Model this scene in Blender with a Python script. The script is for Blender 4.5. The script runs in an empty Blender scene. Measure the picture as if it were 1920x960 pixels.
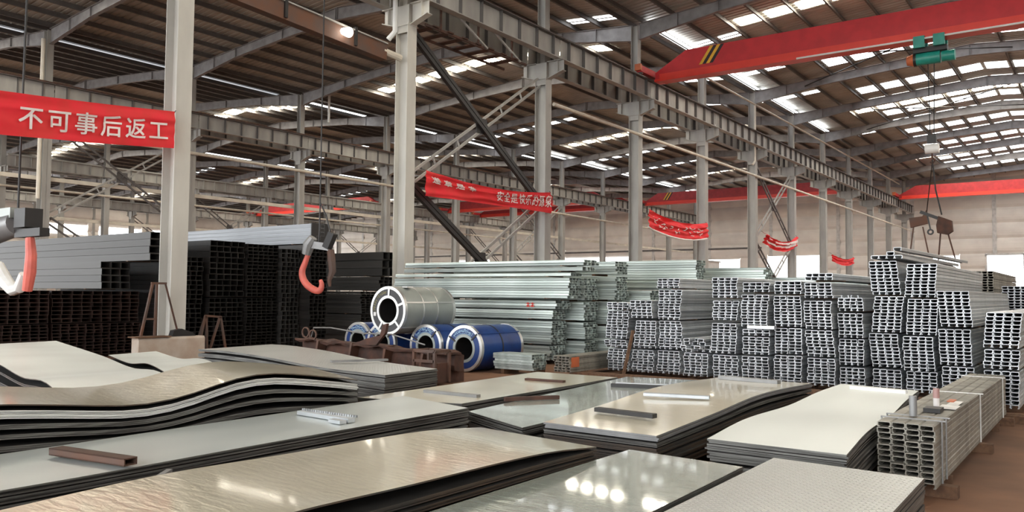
import bpy, math, random
from mathutils import Vector, Matrix, noise
random.seed(7)
D = bpy.data
COL = bpy.context.scene.collection
SC = bpy.context.scene
# ---------------------------------------------------------------- camera
F_PX, YAW, PITCH, ROLL, CAM_H = 1541.0, .62918, .04757, -.009243, 1.65
cy, sy = math.cos(YAW), math.sin(YAW)
fw = Vector((-sy*math.cos(PITCH), cy*math.cos(PITCH), math.sin(PITCH)))
rt = Vector((cy, sy, 0)); up = rt.cross(fw)
rt, up = rt*math.cos(ROLL)-up*math.sin(ROLL), up*math.cos(ROLL)+rt*math.sin(ROLL)
cd = D.cameras.new('camera'); cam = D.objects.new('camera', cd); COL.objects.link(cam)
m = Matrix((rt, up, -fw)).transposed().to_4x4(); m.translation = (0, 0, CAM_H)
cam.matrix_world = m
cd.sensor_width = 36; cd.lens = 36*F_PX/1920; cd.clip_start = .05; cd.clip_end = 1000
SC.camera = cam
# ---------------------------------------------------------------- sky, big lights, exposure
w = D.worlds.new('overcast_sky'); SC.world = w; w.use_nodes = True
bg = w.node_tree.nodes['Background']; bg.inputs[0].default_value = (.96, .985, 1, 1); bg.inputs[1].default_value = 3.0
SKYLIGHT = 26.0          # strength of the daylit translucent roof panels
vs = SC.view_settings
vs.view_transform = 'Standard'; vs.look = 'None'; vs.exposure = 1.0; vs.gamma = 1; vs.use_curve_mapping = False

# ---------------------------------------------------------------- materials
def mat(name, col, rough=.6, metal=0., var=.12, scale=3., bump=0., bscale=20., col2=None, stretch=None, emit=None, spec=None, rand=0.):
    m = D.materials.new(name); m.use_nodes = True; nt = m.node_tree; N = nt.nodes; L = nt.links
    b = N['Principled BSDF']; b.inputs['Roughness'].default_value = rough; b.inputs['Metallic'].default_value = metal
    if spec is not None: b.inputs['Specular IOR Level'].default_value = spec
    tc = N.new('ShaderNodeTexCoord'); mp = N.new('ShaderNodeMapping')
    L.new(tc.outputs['Object'], mp.inputs[0])
    if stretch: mp.inputs['Scale'].default_value = stretch
    no = N.new('ShaderNodeTexNoise'); no.inputs['Scale'].default_value = scale; no.inputs['Detail'].default_value = 5
    L.new(mp.outputs[0], no.inputs['Vector'])
    mx = N.new('ShaderNodeMix'); mx.data_type = 'RGBA'
    rp = N.new('ShaderNodeMapRange'); rp.inputs[1].default_value = .35; rp.inputs[2].default_value = .65
    L.new(no.outputs['Fac'], rp.inputs[0]); L.new(rp.outputs[0], mx.inputs[0])
    c2 = col2 or tuple(max(0, c*(1-2*var)) for c in col)
    mx.inputs[6].default_value = (*col, 1); mx.inputs[7].default_value = (*c2, 1)
    if rand:
        oi = N.new('ShaderNodeObjectInfo'); r2 = N.new('ShaderNodeMapRange'); r2.inputs[3].default_value = 1-rand; r2.inputs[4].default_value = 1+rand*.5
        hs = N.new('ShaderNodeHueSaturation'); L.new(oi.outputs['Random'], r2.inputs[0]); L.new(r2.outputs[0], hs.inputs['Value'])
        L.new(mx.outputs[2], hs.inputs['Color']); L.new(hs.outputs[0], b.inputs['Base Color'])
    else: L.new(mx.outputs[2], b.inputs['Base Color'])
    if bump:
        n2 = N.new('ShaderNodeTexNoise'); n2.inputs['Scale'].default_value = bscale; n2.inputs['Detail'].default_value = 3
        L.new(mp.outputs[0], n2.inputs['Vector'])
        bp = N.new('ShaderNodeBump'); bp.inputs['Strength'].default_value = bump; bp.inputs['Distance'].default_value = .01
        L.new(n2.outputs['Fac'], bp.inputs['Height']); L.new(bp.outputs[0], b.inputs['Normal'])
    if emit:
        b.inputs['Emission Color'].default_value = (*emit[:3], 1); b.inputs['Emission Strength'].default_value = emit[3]
    return m

def sheet_mat(name, col, col2, rough, metal, bscale=2.6, bump=.12, diamond=False, coat=.0, crough=.1):
    m = mat(name, col, rough, metal, col2=col2, scale=1.3, stretch=(1.6, .55, 1))
    nt = m.node_tree; N = nt.nodes; L = nt.links; b = N['Principled BSDF']
    [setattr(q.inputs[1], 'default_value', .15) or setattr(q.inputs[2], 'default_value', .85) for q in N if q.bl_idname == 'ShaderNodeMapRange']
    [setattr(q.inputs['Detail'], 'default_value', 0) for q in N if q.bl_idname == 'ShaderNodeTexNoise']
    b.inputs['Coat Weight'].default_value = coat; b.inputs['Coat Roughness'].default_value = crough
    tc = N.new('ShaderNodeTexCoord')
    n2 = N.new('ShaderNodeTexNoise'); n2.inputs['Scale'].default_value = bscale; n2.inputs['Detail'].default_value = 4
    n2.inputs['Distortion'].default_value = .3
    m2 = N.new('ShaderNodeMapping'); m2.inputs['Scale'].default_value = (.8, 3., 1); L.new(tc.outputs['Object'], m2.inputs[0]); L.new(m2.outputs[0], n2.inputs['Vector'])
    bp = N.new('ShaderNodeBump'); bp.inputs['Strength'].default_value = bump; bp.inputs['Distance'].default_value = .012
    L.new(n2.outputs['Fac'], bp.inputs['Height'])
    last = bp
    if diamond:
        # tread lozenges: two crossed families of short raised bars
        def lozenge(ang, off):
            mp = N.new('ShaderNodeMapping'); mp.inputs['Rotation'].default_value = (0, 0, ang)
            mp.inputs['Scale'].default_value = (24, 24, 1); mp.inputs['Location'].default_value = (off, off*.5, 0)
            L.new(tc.outputs['Object'], mp.inputs[0])
            sx = N.new('ShaderNodeSeparateXYZ'); L.new(mp.outputs[0], sx.inputs[0])
            def mth(op, a, bb=None, c=None):
                q = N.new('ShaderNodeMath'); q.operation = op
                for i, v in enumerate((a, bb, c)):
                    if v is None: continue
                    if isinstance(v, (int, float)): q.inputs[i].default_value = v
                    else: L.new(v, q.inputs[i])
                return q.outputs[0]
            u = mth('PINGPONG', sx.outputs[0], .5); v = mth('PINGPONG', sx.outputs[1], .5)
            # |u|/.42+|v|/.14 < 1
            d = mth('ADD', mth('DIVIDE', u, .44), mth('DIVIDE', v, .17))
            return mth('MAXIMUM', mth('SUBTRACT', 1.0, d), 0.0), mth
        a, mth = lozenge(math.pi/4, 0); c, _ = lozenge(-math.pi/4, .5)
        h = mth('MAXIMUM', a, c)
        b2 = N.new('ShaderNodeBump'); b2.inputs['Strength'].default_value = 1; b2.inputs['Distance'].default_value = .02
        L.new(h, b2.inputs['Height']); L.new(bp.outputs[0], b2.inputs['Normal']); last = b2
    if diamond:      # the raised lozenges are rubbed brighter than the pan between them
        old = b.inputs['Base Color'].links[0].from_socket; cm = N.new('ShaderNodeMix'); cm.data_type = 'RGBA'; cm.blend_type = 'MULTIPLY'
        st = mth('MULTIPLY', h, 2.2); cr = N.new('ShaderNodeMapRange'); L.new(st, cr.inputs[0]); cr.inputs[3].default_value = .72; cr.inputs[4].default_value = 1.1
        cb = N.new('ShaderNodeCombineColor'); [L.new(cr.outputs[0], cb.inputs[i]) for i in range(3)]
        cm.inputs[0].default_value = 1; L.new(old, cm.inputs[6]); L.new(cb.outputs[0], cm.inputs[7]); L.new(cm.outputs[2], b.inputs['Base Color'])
    L.new(last.outputs[0], b.inputs['Normal'])
    return m

M = {}
M['galv'] = mat('galvanized_steel', (.60, .62, .645), .42, .5, .12, 4, col2=(.48, .51, .53), rand=.35)
M['galv_green'] = mat('galvanized_steel_long', (.58, .64, .61), .40, .45, .12, 3, col2=(.40, .46, .43), stretch=(6, .4, 6), rand=.5)
M['galv_dull'] = mat('dull_galvanized_steel', (.36, .34, .29), .55, .2, .15, 4, bump=.2, rand=.3, col2=(.18, .17, .145))
M['black'] = mat('black_mill_steel', (.016, .015, .014), .5, .2, .2, 3, col2=(.028, .022, .019), rand=.4)
M['black_rust'] = mat('dark_rusty_steel', (.024, .014, .012), .6, .1, .2, 3, col2=(.07, .028, .018), rand=.5)
M['dark_side'] = mat('dark_grey_steel_bars', (.055, .053, .05), .45, .3, .2, 2, col2=(.05, .045, .042), stretch=(4, .3, 8), rand=.3)
M['grey_side'] = mat('light_grey_steel_bars', (.22, .23, .245), .4, .4, .15, 2, stretch=(4, .3, 8), rand=.4)
M['paint'] = mat('grey_painted_steel', (.40, .39, .365), .55, .0, .12, 1.5, bump=.1, bscale=6, col2=(.30, .29, .275), stretch=(1, 1, .35))
M['paint_cream'] = mat('cream_grey_painted_steel', (.60, .58, .53), .5, .0, .12, 1.2, bump=.1, bscale=6, col2=(.47, .455, .42), stretch=(1, 1, .35))
M['paint_shade_dark'] = mat('dark_grey_paint_and_shade', (.12, .11, .11), .6, .0, .15, 2, col2=(.08, .072, .068))
M['rafter'] = mat('rafter_grey_paint', (.29, .28, .285), .55, .0, .15, 2, col2=(.20, .19, .195))
M['rust'] = mat('rusty_steel', (.10, .045, .03), .85, .0, .2, 4, bump=.5, bscale=8, col2=(.05, .028, .022))
M['rust_paint'] = mat('rust_stained_beam', (.095, .06, .048), .7, .0, .2, 2, col2=(.13, .055, .03))
M['roof'] = mat('roof_sheet_underside', (.52, .505, .46), .45, .2, .1, .6, col2=(.37, .355, .325))
M['purlin'] = mat('purlin_steel_shaded', (.13, .12, .115), .6, .1, .1, 2)  # purlins coloured dark to stand for the shadow on their sides
M['skylight'] = mat('daylit_translucent_panel', (.9, .9, .85), .5, emit=(1, .93, .78, SKYLIGHT))
M['skylight_cool'] = mat('daylit_clear_panel', (.9, .9, .9), .5, emit=(.93, .97, 1, SKYLIGHT*.12))
M['wall'] = mat('beige_insulated_cladding', (.80, .75, .69), .75, 0, .08, .5, bump=.3, bscale=1.5, col2=(.69, .635, .59))
M['wall_post'] = mat('pale_wall_post', (.62, .60, .58), .6)
M['concrete'] = mat('stained_concrete', (.50, .44, .38), .9, 0, .15, 2.5, bump=.4, bscale=18, col2=(.42, .33, .26))
M['floor'] = mat('dusty_brown_floor', (.22, .105, .055), .85, 0, .2, .7, bump=.4, bscale=3, col2=(.11, .055, .032))
M['ground'] = mat('outside_concrete_yard', (.5, .49, .46), .9, 0, .1, .2)
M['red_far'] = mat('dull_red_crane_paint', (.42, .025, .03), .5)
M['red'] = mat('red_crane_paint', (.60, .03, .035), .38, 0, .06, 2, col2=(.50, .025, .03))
M['red_bright'] = mat('red_flange_paint', (.78, .05, .03), .4, 0, .05, 2)  # brighter red for crane flanges and painted marks
M['yellow'] = mat('yellow_paint', (.85, .48, .03), .5)
M['blackpaint'] = mat('black_paint', (.02, .018, .018), .5)
M['orange'] = mat('orange_paint', (.62, .16, .06), .55)
M['teal'] = mat('teal_hoist_paint', (.02, .30, .24), .4)
M['banner'] = mat('red_banner_cloth', (.80, .02, .035), .75, 0, .1, 2, col2=(.68, .03, .03))
M['letter'] = mat('white_banner_letters', (.92, .82, .80), .8)
M['white'] = mat('white_paint', (.82, .82, .80), .6, 0, .05)
M['pipe'] = mat('pale_pvc_pipe', (.74, .68, .58), .5, 0, .1, 1.5)
M['blue'] = mat('blue_coil_wrap', (.008, .045, .20), .35, 0, .1, 3, col2=(.008, .03, .14), bump=.2, bscale=9)
M['bluetext'] = mat('pale_blue_print', (.45, .70, .88), .6)
M['silver'] = mat('silver_steel_band', (.72, .72, .70), .3, .8, .05)
M['coilgrey'] = mat('grey_green_coil_wrap', (.34, .37, .35), .42, .35, .06, 2, bump=.15)
M['coilface'] = mat('dark_coil_face', (.07, .07, .075), .55, .2, .1, 3)
M['olive'] = mat('olive_print', (.30, .27, .10), .7)
M['steelgrey'] = mat('bare_grey_steel', (.30, .30, .30), .45, .4)
M['wood'] = mat('rough_timber', (.16, .085, .045), .85, 0, .2, 3, stretch=(6, .8, 6), bump=.3, col2=(.09, .045, .025))
M['paper'] = mat('white_paper', (.85, .84, .82), .8)
M['glass'] = mat('clear_plastic', (.70, .66, .64), .15)
M['pinkcap'] = mat('dull_pink_plastic', (.42, .24, .22), .4)
M['pinkred'] = mat('worn_pink_red_paint', (.75, .16, .12), .5, 0, .1, 4)
M['sh_pale'] = sheet_mat('pale_galvanized_sheet', (.76, .81, .79), (.62, .67, .66), .32, .35, coat=.3, crough=.15)
M['sh_beige'] = sheet_mat('beige_oiled_sheet', (.82, .765, .61), (.64, .59, .45), .30, .35, 7., .8, coat=.7, crough=.08)
M['sh_green'] = sheet_mat('greenish_galvanized_sheet', (.66, .72, .67), (.54, .60, .54), .24, .45, 6, .5, coat=.9, crough=.05)
M['sh_white'] = sheet_mat('matt_white_grey_sheet', (.80, .84, .81), (.70, .73, .70), .42, .2, coat=.15, crough=.25)
M['sh_edge'] = mat('sheet_edges', (.20, .20, .185), .5, .3, .25, 2, col2=(.07, .065, .06), stretch=(1, 1, 30))  # edge colour darkened to carry the shade of the stack sides
M['sh_dark'] = mat('dark_sheet_edges', (.05, .045, .04), .6, .2, .2, 2, col2=(.09, .06, .04))
M['sh_under'] = mat('shaded_inner_sheet', (.035, .032, .03), .7)  # inner and lower sheets darkened: gap shade put into their colour
M['sh_whiteedge'] = mat('bright_sheared_edges', (.85, .86, .83), .5, .3, .25, 2, col2=(.6, .6, .58), stretch=(1, 1, 60))
M['skylight_dim'] = mat('dim_skylight_slot', (.6, .62, .62), .5, emit=(.85, .93, 1, .3))  # dull pale roof strips given a weak glow
M['lamp'] = mat('flood_lamp_glass', (.9, .9, .85), .5, emit=(1, .96, .85, 5))
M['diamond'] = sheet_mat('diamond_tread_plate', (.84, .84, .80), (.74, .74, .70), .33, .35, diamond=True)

# ---------------------------------------------------------------- helpers
class MB:
    def __init__(s): s.v = []; s.f = []; s.mi = []; s.cur = 0
    def face(s, idx): s.f.append(idx); s.mi.append(s.cur)
    def box(s, x0, x1, y0, y1, z0, z1):
        b = len(s.v)
        s.v += [(x0, y0, z0), (x1, y0, z0), (x1, y1, z0), (x0, y1, z0), (x0, y0, z1), (x1, y0, z1), (x1, y1, z1), (x0, y1, z1)]
        for q in ((0, 3, 2, 1), (4, 5, 6, 7), (0, 1, 5, 4), (1, 2, 6, 5), (2, 3, 7, 6), (3, 0, 4, 7)): s.face([b+i for i in q])
        return s
    def bar(s, a, b_, wd, ht, upv=(0, 0, 1)):
        a = Vector(a); b_ = Vector(b_); d = (b_-a).normalized(); u = Vector(upv)
        if abs(d.dot(u)) > .98: u = Vector((1, 0, 0))
        x = d.cross(u).normalized()*wd/2; y = x.cross(d).normalized()*ht/2; n = len(s.v)
        for p in (a, b_):
            for sx, sy_ in ((-1, -1), (1, -1), (1, 1), (-1, 1)): s.v.append(tuple(p+x*sx+y*sy_))
        for q in ((3, 2, 1, 0), (4, 5, 6, 7), (0, 1, 5, 4), (1, 2, 6, 5), (2, 3, 7, 6), (3, 0, 4, 7)): s.face([n+i for i in q])
        return s
    def tube(s, pts, r, n=8, cap=True):
        pts = [Vector(p) for p in pts]; base = len(s.v); k = len(pts)
        rs = r if isinstance(r, (list, tuple)) else [r]*k
        px = None
        for i, p in enumerate(pts):
            d = ((pts[min(i+1, k-1)]-p).normalized()+(p-pts[max(i-1, 0)]).normalized())
            d = d.normalized() if d.length > 1e-6 else Vector((0, 0, 1))
            if px is None:
                u = Vector((0, 0, 1)) if abs(d.z) < .9 else Vector((1, 0, 0)); px = d.cross(u).normalized()
            else: px = (px-d*px.dot(d)).normalized()
            py = d.cross(px)
            for j in range(n):
                t = 2*math.pi*j/n; s.v.append(tuple(p+(px*math.cos(t)+py*math.sin(t))*rs[i]))
        for i in range(k-1):
            for j in range(n):
                a = base+i*n+j; b = base+i*n+(j+1) % n; s.face([a, b, b+n, a+n])
        if cap: s.face([base+j for j in range(n)][::-1]); s.face([base+(k-1)*n+j for j in range(n)])
        return s
    def prism(s, poly, axis, a, b):
        # poly: list of 2D points, extruded along axis from a to b
        n = len(poly); base = len(s.v)
        for c in (a, b):
            for p, q in poly:
                s.v.append({'x': (c, p, q), 'y': (p, c, q), 'z': (p, q, c)}[axis])
        s.face([base+i for i in range(n)]); s.face([base+n+i for i in range(n)][::-1])
        for i in range(n): j = (i+1) % n; s.face([base+i, base+n+i, base+n+j, base+j])
        return s
    def ring(s, c, r0, r1, y0, y1, n=40, a0=0., a1=2*math.pi):
        # annulus about the y axis, radii r0..r1, between y0 and y1
        base = len(s.v); full = abs(a1-a0-2*math.pi) < 1e-6; k = n if full else n+1
        for i in range(k):
            t = a0+(a1-a0)*i/n
            for r, y in ((r0, y0), (r1, y0), (r1, y1), (r0, y1)):
                s.v.append((c[0]+r*math.cos(t), y, c[1]+r*math.sin(t)))
        for i in range(n):
            a = base+4*i; b = base+4*((i+1) % k)
            for q in range(4): s.face([a+q, a+(q+1) % 4, b+(q+1) % 4, b+q])
        if not full:
            s.face([base+q for q in range(4)]); s.face([base+4*(k-1)+q for q in range(4)][::-1])
        return s
    def mesh(s, name, mats, off=(0, 0, 0), smooth=False):
        me = D.meshes.new(name)
        me.from_pydata([(x-off[0], y-off[1], z-off[2]) for x, y, z in s.v], [], s.f)
        for mm in (mats if isinstance(mats, (list, tuple)) else [mats]): me.materials.append(M[mm])
        if any(s.mi): me.polygons.foreach_set('material_index', s.mi)
        if smooth: me.polygons.foreach_set('use_smooth', [True]*len(s.f)); 
        me.update(); return me
    def build(s, name, mats, parent=None, smooth=False, fix=True):
        off = wloc(parent) if parent else (Vector((0, 0, 0)))
        if parent is None:
            xs = [v[0] for v in s.v]; ys = [v[1] for v in s.v]; zs = [v[2] for v in s.v]
            off = Vector(((min(xs)+max(xs))/2, (min(ys)+max(ys))/2, min(zs)))
        me = s.mesh(name, mats, off, smooth)
        if fix: fixn(me)
        if smooth: 
            try: me.set_sharp_from_angle(angle=math.radians(35))
            except Exception: pass
        o = D.objects.new(name, me); COL.objects.link(o)
        if parent: o.parent = parent
        else: o.location = off
        return o
import bmesh
def fixn(me):
    bm = bmesh.new(); bm.from_mesh(me); bmesh.ops.recalc_face_normals(bm, faces=bm.faces); bm.to_mesh(me); bm.free()
def wloc(o):
    v = Vector((0, 0, 0))
    while o: v += o.location; o = o.parent
    return v
def tag(o, label=None, cat=None, group=None, kind=None):
    if label: o['label'] = label
    if cat: o['category'] = cat
    if group: o['group'] = group
    if kind: o['kind'] = kind
    return o
def thing(name, loc, label, cat, group=None, kind=None):
    o = D.objects.new(name, None); COL.objects.link(o); o.location = loc; o.empty_display_size = .2
    return tag(o, label, cat, group, kind)
def link(name, me, parent, loc, rot=(0, 0, 0), scale=(1, 1, 1)):
    o = D.objects.new(name, me); COL.objects.link(o); o.parent = parent
    o.location = loc; o.rotation_euler = rot; o.scale = scale; return o
ORD = ['first', 'second', 'third', 'fourth', 'fifth', 'sixth', 'seventh', 'eighth', 'ninth', 'tenth', 'eleventh', 'twelfth', 'thirteenth', 'fourteenth', 'fifteenth']
# ================================================================ the building
BAY = 24.67; XR = [-18.36-BAY*i for i in range(5)]          # column rows: near row, then behind it; XR[4] = left wall
Y0, DY, NK = 11.27, 8.0, 12                                 # columns at Y0+DY*k
YW = 104.0                                                  # end wall
YB = -21.0; XE = XR[0]+1.5*BAY                                  # roof ends here behind and to the right of the camera (open there)
SL = .08; ZE = 14.80                                        # roof slope and height of rafter tops at a column row
def roofz(x):
    d = (x-XR[0]) % BAY; d = min(d, BAY-d); return ZE+SL*d

f = MB(); f.box(XR[4]-.3, XE+6, YB-2, YW+.3, -.3, 0); o = f.build('floor', 'floor'); tag(o, kind='structure')
f = MB(); f.box(-420, 320, -300, 420, -.5, -.31); o = f.build('outside_ground', 'ground'); tag(o, kind='structure')

# ---- end wall: cladding bands between posts, with its door and window openings
def cut(rects, op):
    out = []
    for (a, b, c, d) in rects:
        p, q, r, s = op
        if q <= a or p >= b or s <= c or r >= d: out.append((a, b, c, d)); continue
        if p > a: out.append((a, p, c, d))
        if q < b: out.append((q, b, c, d))
        a2, b2 = max(a, p), min(b, q)
        if r > c: out.append((a2, b2, c, r))
        if s < d: out.append((a2, b2, s, d))
    return [r_ for r_ in out if r_[1]-r_[0] > .05 and r_[3]-r_[2] > .05]
def bulge(a, b, c, d, pos, axis, sgn):
    # one padded cladding panel bulging towards the hall
    mb = MB(); n = 6; h = d-c
    poly = [(pos, d), (pos, c)]
    for i in range(n+1):
        t = i/n; poly.append((pos+sgn*(.02+.24*min(1, h/1.7)*math.sin(math.pi*t)**.6), c+.03+(h-.06)*t))
    if axis == 'x': mb.prism(poly, 'x', a+.02, b-.02)
    else:
        base = len(mb.v)
        for cc in (a+.02, b-.02):
            for p, q in poly: mb.v.append((p, cc, q))
        k = len(poly); mb.face(list(range(base, base+k))); mb.face(list(range(base+k, base+2*k))[::-1])
        for i in range(k): j = (i+1) % k; mb.face([base+i, base+k+i, base+k+j, base+j])
    return mb
wb = thing('wall_back', (-50, YW, 0), None, None, kind='structure')
xs = [XE]; x = XR[0]+BAY
while x > XR[4]-.1: xs.append(x); x -= BAY/3
BANDS = [(i*1.68, i*1.68+1.68) for i in range(10)]
OPEN_B = [(-10.94, -7.44, 0, 6.5), (-35.3, -28.8, 0, 6.9), (-43.5, -38.9, 0, 6.6), (-65.8, -55.0, 6.05, 7.2), (-16.24, -13.57, 4.9, 6.55), (-88, -80, 6.05, 7.2), (-108, -98, 6.05, 7.2)]
for i in range(len(xs)-1):
    for c, d in BANDS:
        rs = [(xs[i+1]+.18, xs[i]-.18, c, min(d, 15.9))]
        for op in OPEN_B: rs = cut(rs, op)
        for r_ in rs:
            if r_[3]-r_[2] > .1: bulge(*r_, YW, 'x', -1).build('wall_panel', 'wall', wb)
for x in xs[1:]:
    zl = max([d for a, b, c, d in OPEN_B if a-.2 < x < b+.2 and c < 1] or [0])
    mb = MB(); mb.box(x-.2, x+.2, YW-.26, YW+.05, zl, 15.9); mb.build('wall_post', 'wall_post', wb)
mb = MB(); mb.box(-11.1, -10.9, YW-.2, YW+.1, 0, 6.6); mb.box(-7.5, -7.3, YW-.2, YW+.1, 0, 6.6); mb.box(-11.1, -7.3, YW-.2, YW+.1, 6.5, 6.7)
mb.build('door_frame', 'wall_post', wb)
for nm, (a, b, c, d) in (('girt', (XR[4], -36, 7.9, 8.1)),):
    MB().box(a, b, YW-.35, YW-.2, c, d).build(nm, 'paint_shade_dark', wb)
# window panes of the high end-wall windows
wn = 0
for (a, b, c, d) in OPEN_B[3:4]+OPEN_B[5:]:
    wn += 1; t = thing('window_%d' % wn, ((a+b)/2, YW, c), None, None, kind='structure'); n = 3
    for k in range(n): MB().box(a+(b-a)*k/n+.06, a+(b-a)*(k+1)/n-.06, YW-.05, YW-.02, c, d).build('window_pane', 'skylight_cool', t)
# ---- left wall: bands with long windows
wl = thing('wall_left', (XR[4], 60, 0), None, None, kind='structure')
ys = [YW]+[Y0+DY*k for k in range(11, 1, -1)]
for i in range(len(ys)-1):
    for c, d in BANDS[:9]:
        rs = [(ys[i+1]+.15, ys[i]-.15, c, d)]
        for op in ((ys[i+1]+.8, ys[i]-.8, 5.2, 7.4), (ys[i+1]+.8, ys[i]-.8, 9.6, 10.9)): rs = cut(rs, op)
        for r_ in rs: bulge(*r_, XR[4], 'y', 1).build('wall_panel', 'wall', wl)
    for (c, d) in ((5.2, 7.4), (9.6, 10.9)):
        wn += 1; t = thing('window_%d' % wn, (XR[4], ys[i]-4, c), None, None, kind='structure')
        a, b = ys[i+1]+.8, ys[i]-.8
        for k in range(3): MB().box(XR[4]+.02, XR[4]+.06, a+(b-a)*k/3+.06, a+(b-a)*(k+1)/3-.06, c+.03, d-.03).build('window_pane', 'skylight_cool', t)
    MB().box(XR[4]+.0, XR[4]+.3, ys[i]-.15, ys[i]+.15, 0, ZE).build('wall_post', 'paint', wl)
# ---- roof
ceil = thing('ceiling', (-50, 50, ZE), None, None, kind='structure')
PU = .26
def slope_sheet(name, mt, xa, xb, ya, yb, ribs=True, dz=0.):
    # corrugated sheet, ribs running down the slope (x), between ya and yb
    mb = MB(); za, zb = roofz(xa)+PU+dz, roofz(xb)+PU+dz
    n = max(1, round((yb-ya)/.33)); st = (yb-ya)/n; prof = [(ya, 0.)]
    for i in range(n):
        y = ya+i*st; prof += [(y+st*.62, 0.), (y+st*.72, .045), (y+st*.90, .045), (y+st, 0.)]
    for x, z in ((xa, za), (xb, zb)):
        for y, h in prof: mb.v.append((x, y, z+h))
    k = len(prof)
    for i in range(k-1):
        mb.cur = 1 if (mt == 'skylight_cool' and i % 4) else 0          # only the flats of clear panels pass light
        mb.face([i, i+1, k+i+1, k+i])
    return mb.build(name, [mt, 'roof'] if mt == 'skylight_cool' else mt, ceil, fix=False)
MAIN = [.5, 3.5, 6.5, 9.5]                                  # warm full-width translucent strips, in spans
def strips(b, s):
    """(y centre, half width, from, to = distance from the eaves, material) on slope s of bay b"""
    L = [(Y0+DY*k, .5, 3.6 if b else 3.2, 12.33, 'skylight') for k in MAIN]
    if b == 0:
        L += [(Y0+DY*(k+q), .85, 4.8 if not s else 1.0, 12.3, 'skylight_cool') for k in range(4, 11) for q in (.22, .78)]
        L += [(Y0+DY*k, .4, .3, 3.4, 'skylight_cool') for k in (3.7, 4.6, 5.5, 7.5)]
    elif b == 1:
        L += [(Y0+DY*k, .42, .8, 9., 'skylight_cool') for k in (5.5, 7.5, 8.5, 10.5)]+([(Y0+DY*k, .4, .8, 4.2, 'skylight_cool') for k in (2.9, 3.3, 4.6)] if s else [])
    elif b in (2, 3):
        L += [(Y0+DY*k, .4, .8, 11., 'skylight_cool') for k in (5.5, 8.5)]
    return L
def bay_roof(b, xl):
    xm = xl+BAY/2; xr = xl+BAY
    for s in (0, 1):
        ea, eb = (xl, xm) if s == 0 else (xr, xm)
        sg = 1 if s == 0 else -1
        ys_ = [YB]+[Y0+DY*k for k in range(-1, NK)]+[YW+.1]
        for ya, yb in zip(ys_, ys_[1:]): slope_sheet('roof_sheet', 'roof', ea, eb, ya, yb)
        for (yc, hw, d0, d1, mt) in strips(b, s):
            for i in range(9):                              # one panel in each gap between two purlins
                a, c = .35+1.5*i+.2, .35+1.5*(i+1)-.12
                if a < d0-.3 or c > d1+.3: continue
                c = min(c, BAY/2-.02)
                if c-a > .3: slope_sheet('skylight_panel', mt, ea+sg*a, ea+sg*c, yc-hw, yc+hw, dz=-.02)
bay_roof(0, XR[0])
for b in (1, 2, 3, 4): bay_roof(b, XR[b])
ys_ = [YB]+[Y0+DY*k for k in range(-1, NK)]+[YW+.1]
for ya, yb in zip(ys_, ys_[1:]): slope_sheet('roof_sheet', 'roof', XR[0]+BAY, XE, ya, yb)
for k in MAIN:
    for i in range(2, 7): slope_sheet('skylight_panel', 'skylight', XR[0]+BAY+.55+1.5*i, XR[0]+BAY+1.73+1.5*i, Y0+DY*k-.5, Y0+DY*k+.5, dz=-.02)
wr_ = thing('wall_right', (XE, 40, 0), None, None, kind='structure')
for i in range(len(ys_)-1):
    for c, d in BANDS[:9]: bulge(ys_[i], ys_[i+1], c, d, XE, 'y', -1).build('wall_panel', 'wall', wr_)
# long daylight slots beside the rows (seen as thin bright lines)
for x, hw, ya, yb in ((XR[0]+.45, .16, 36, 60), (XR[1]-2.0, .16, 14, 62), (XR[2]-2.0, .16, 20, 62), (XR[3]-2.0, .2, 28, 64), (XR[1]+.5, .18, 62, 98)):
    k = int((ya-Y0)//DY)
    while Y0+DY*k < yb:
        a, b = Y0+DY*k+.35, Y0+DY*(k+1)-.35; z = roofz(x)+.02; k += 1
        mb = MB(); mb.bar((x, a, z), (x, b, z), hw*2, .03); mb.build('skylight_slot', 'skylight_dim' if x < -40 and a < 34 else 'skylight_cool', ceil)
# purlins: one long run per line
for b in range(0, 5):
    xl = XR[0]-BAY*b
    for s in (0, 1):
        for i in range(9):
            d = .35+1.5*i
            if d > BAY/2-.1: continue
            x = xl+d if s == 0 else xl+BAY-d; z = roofz(x)
            mb = MB(); mb.box(x-.006, x+.006, YB, YW, z, z+PU-.01); mb.box(x-.09, x+.005, YB, YW, z+PU-.02, z+PU-.008); mb.box(x-.005, x+.09, YB, YW, z, z+.012)
            mb.build('purlin', 'purlin', ceil)
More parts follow.
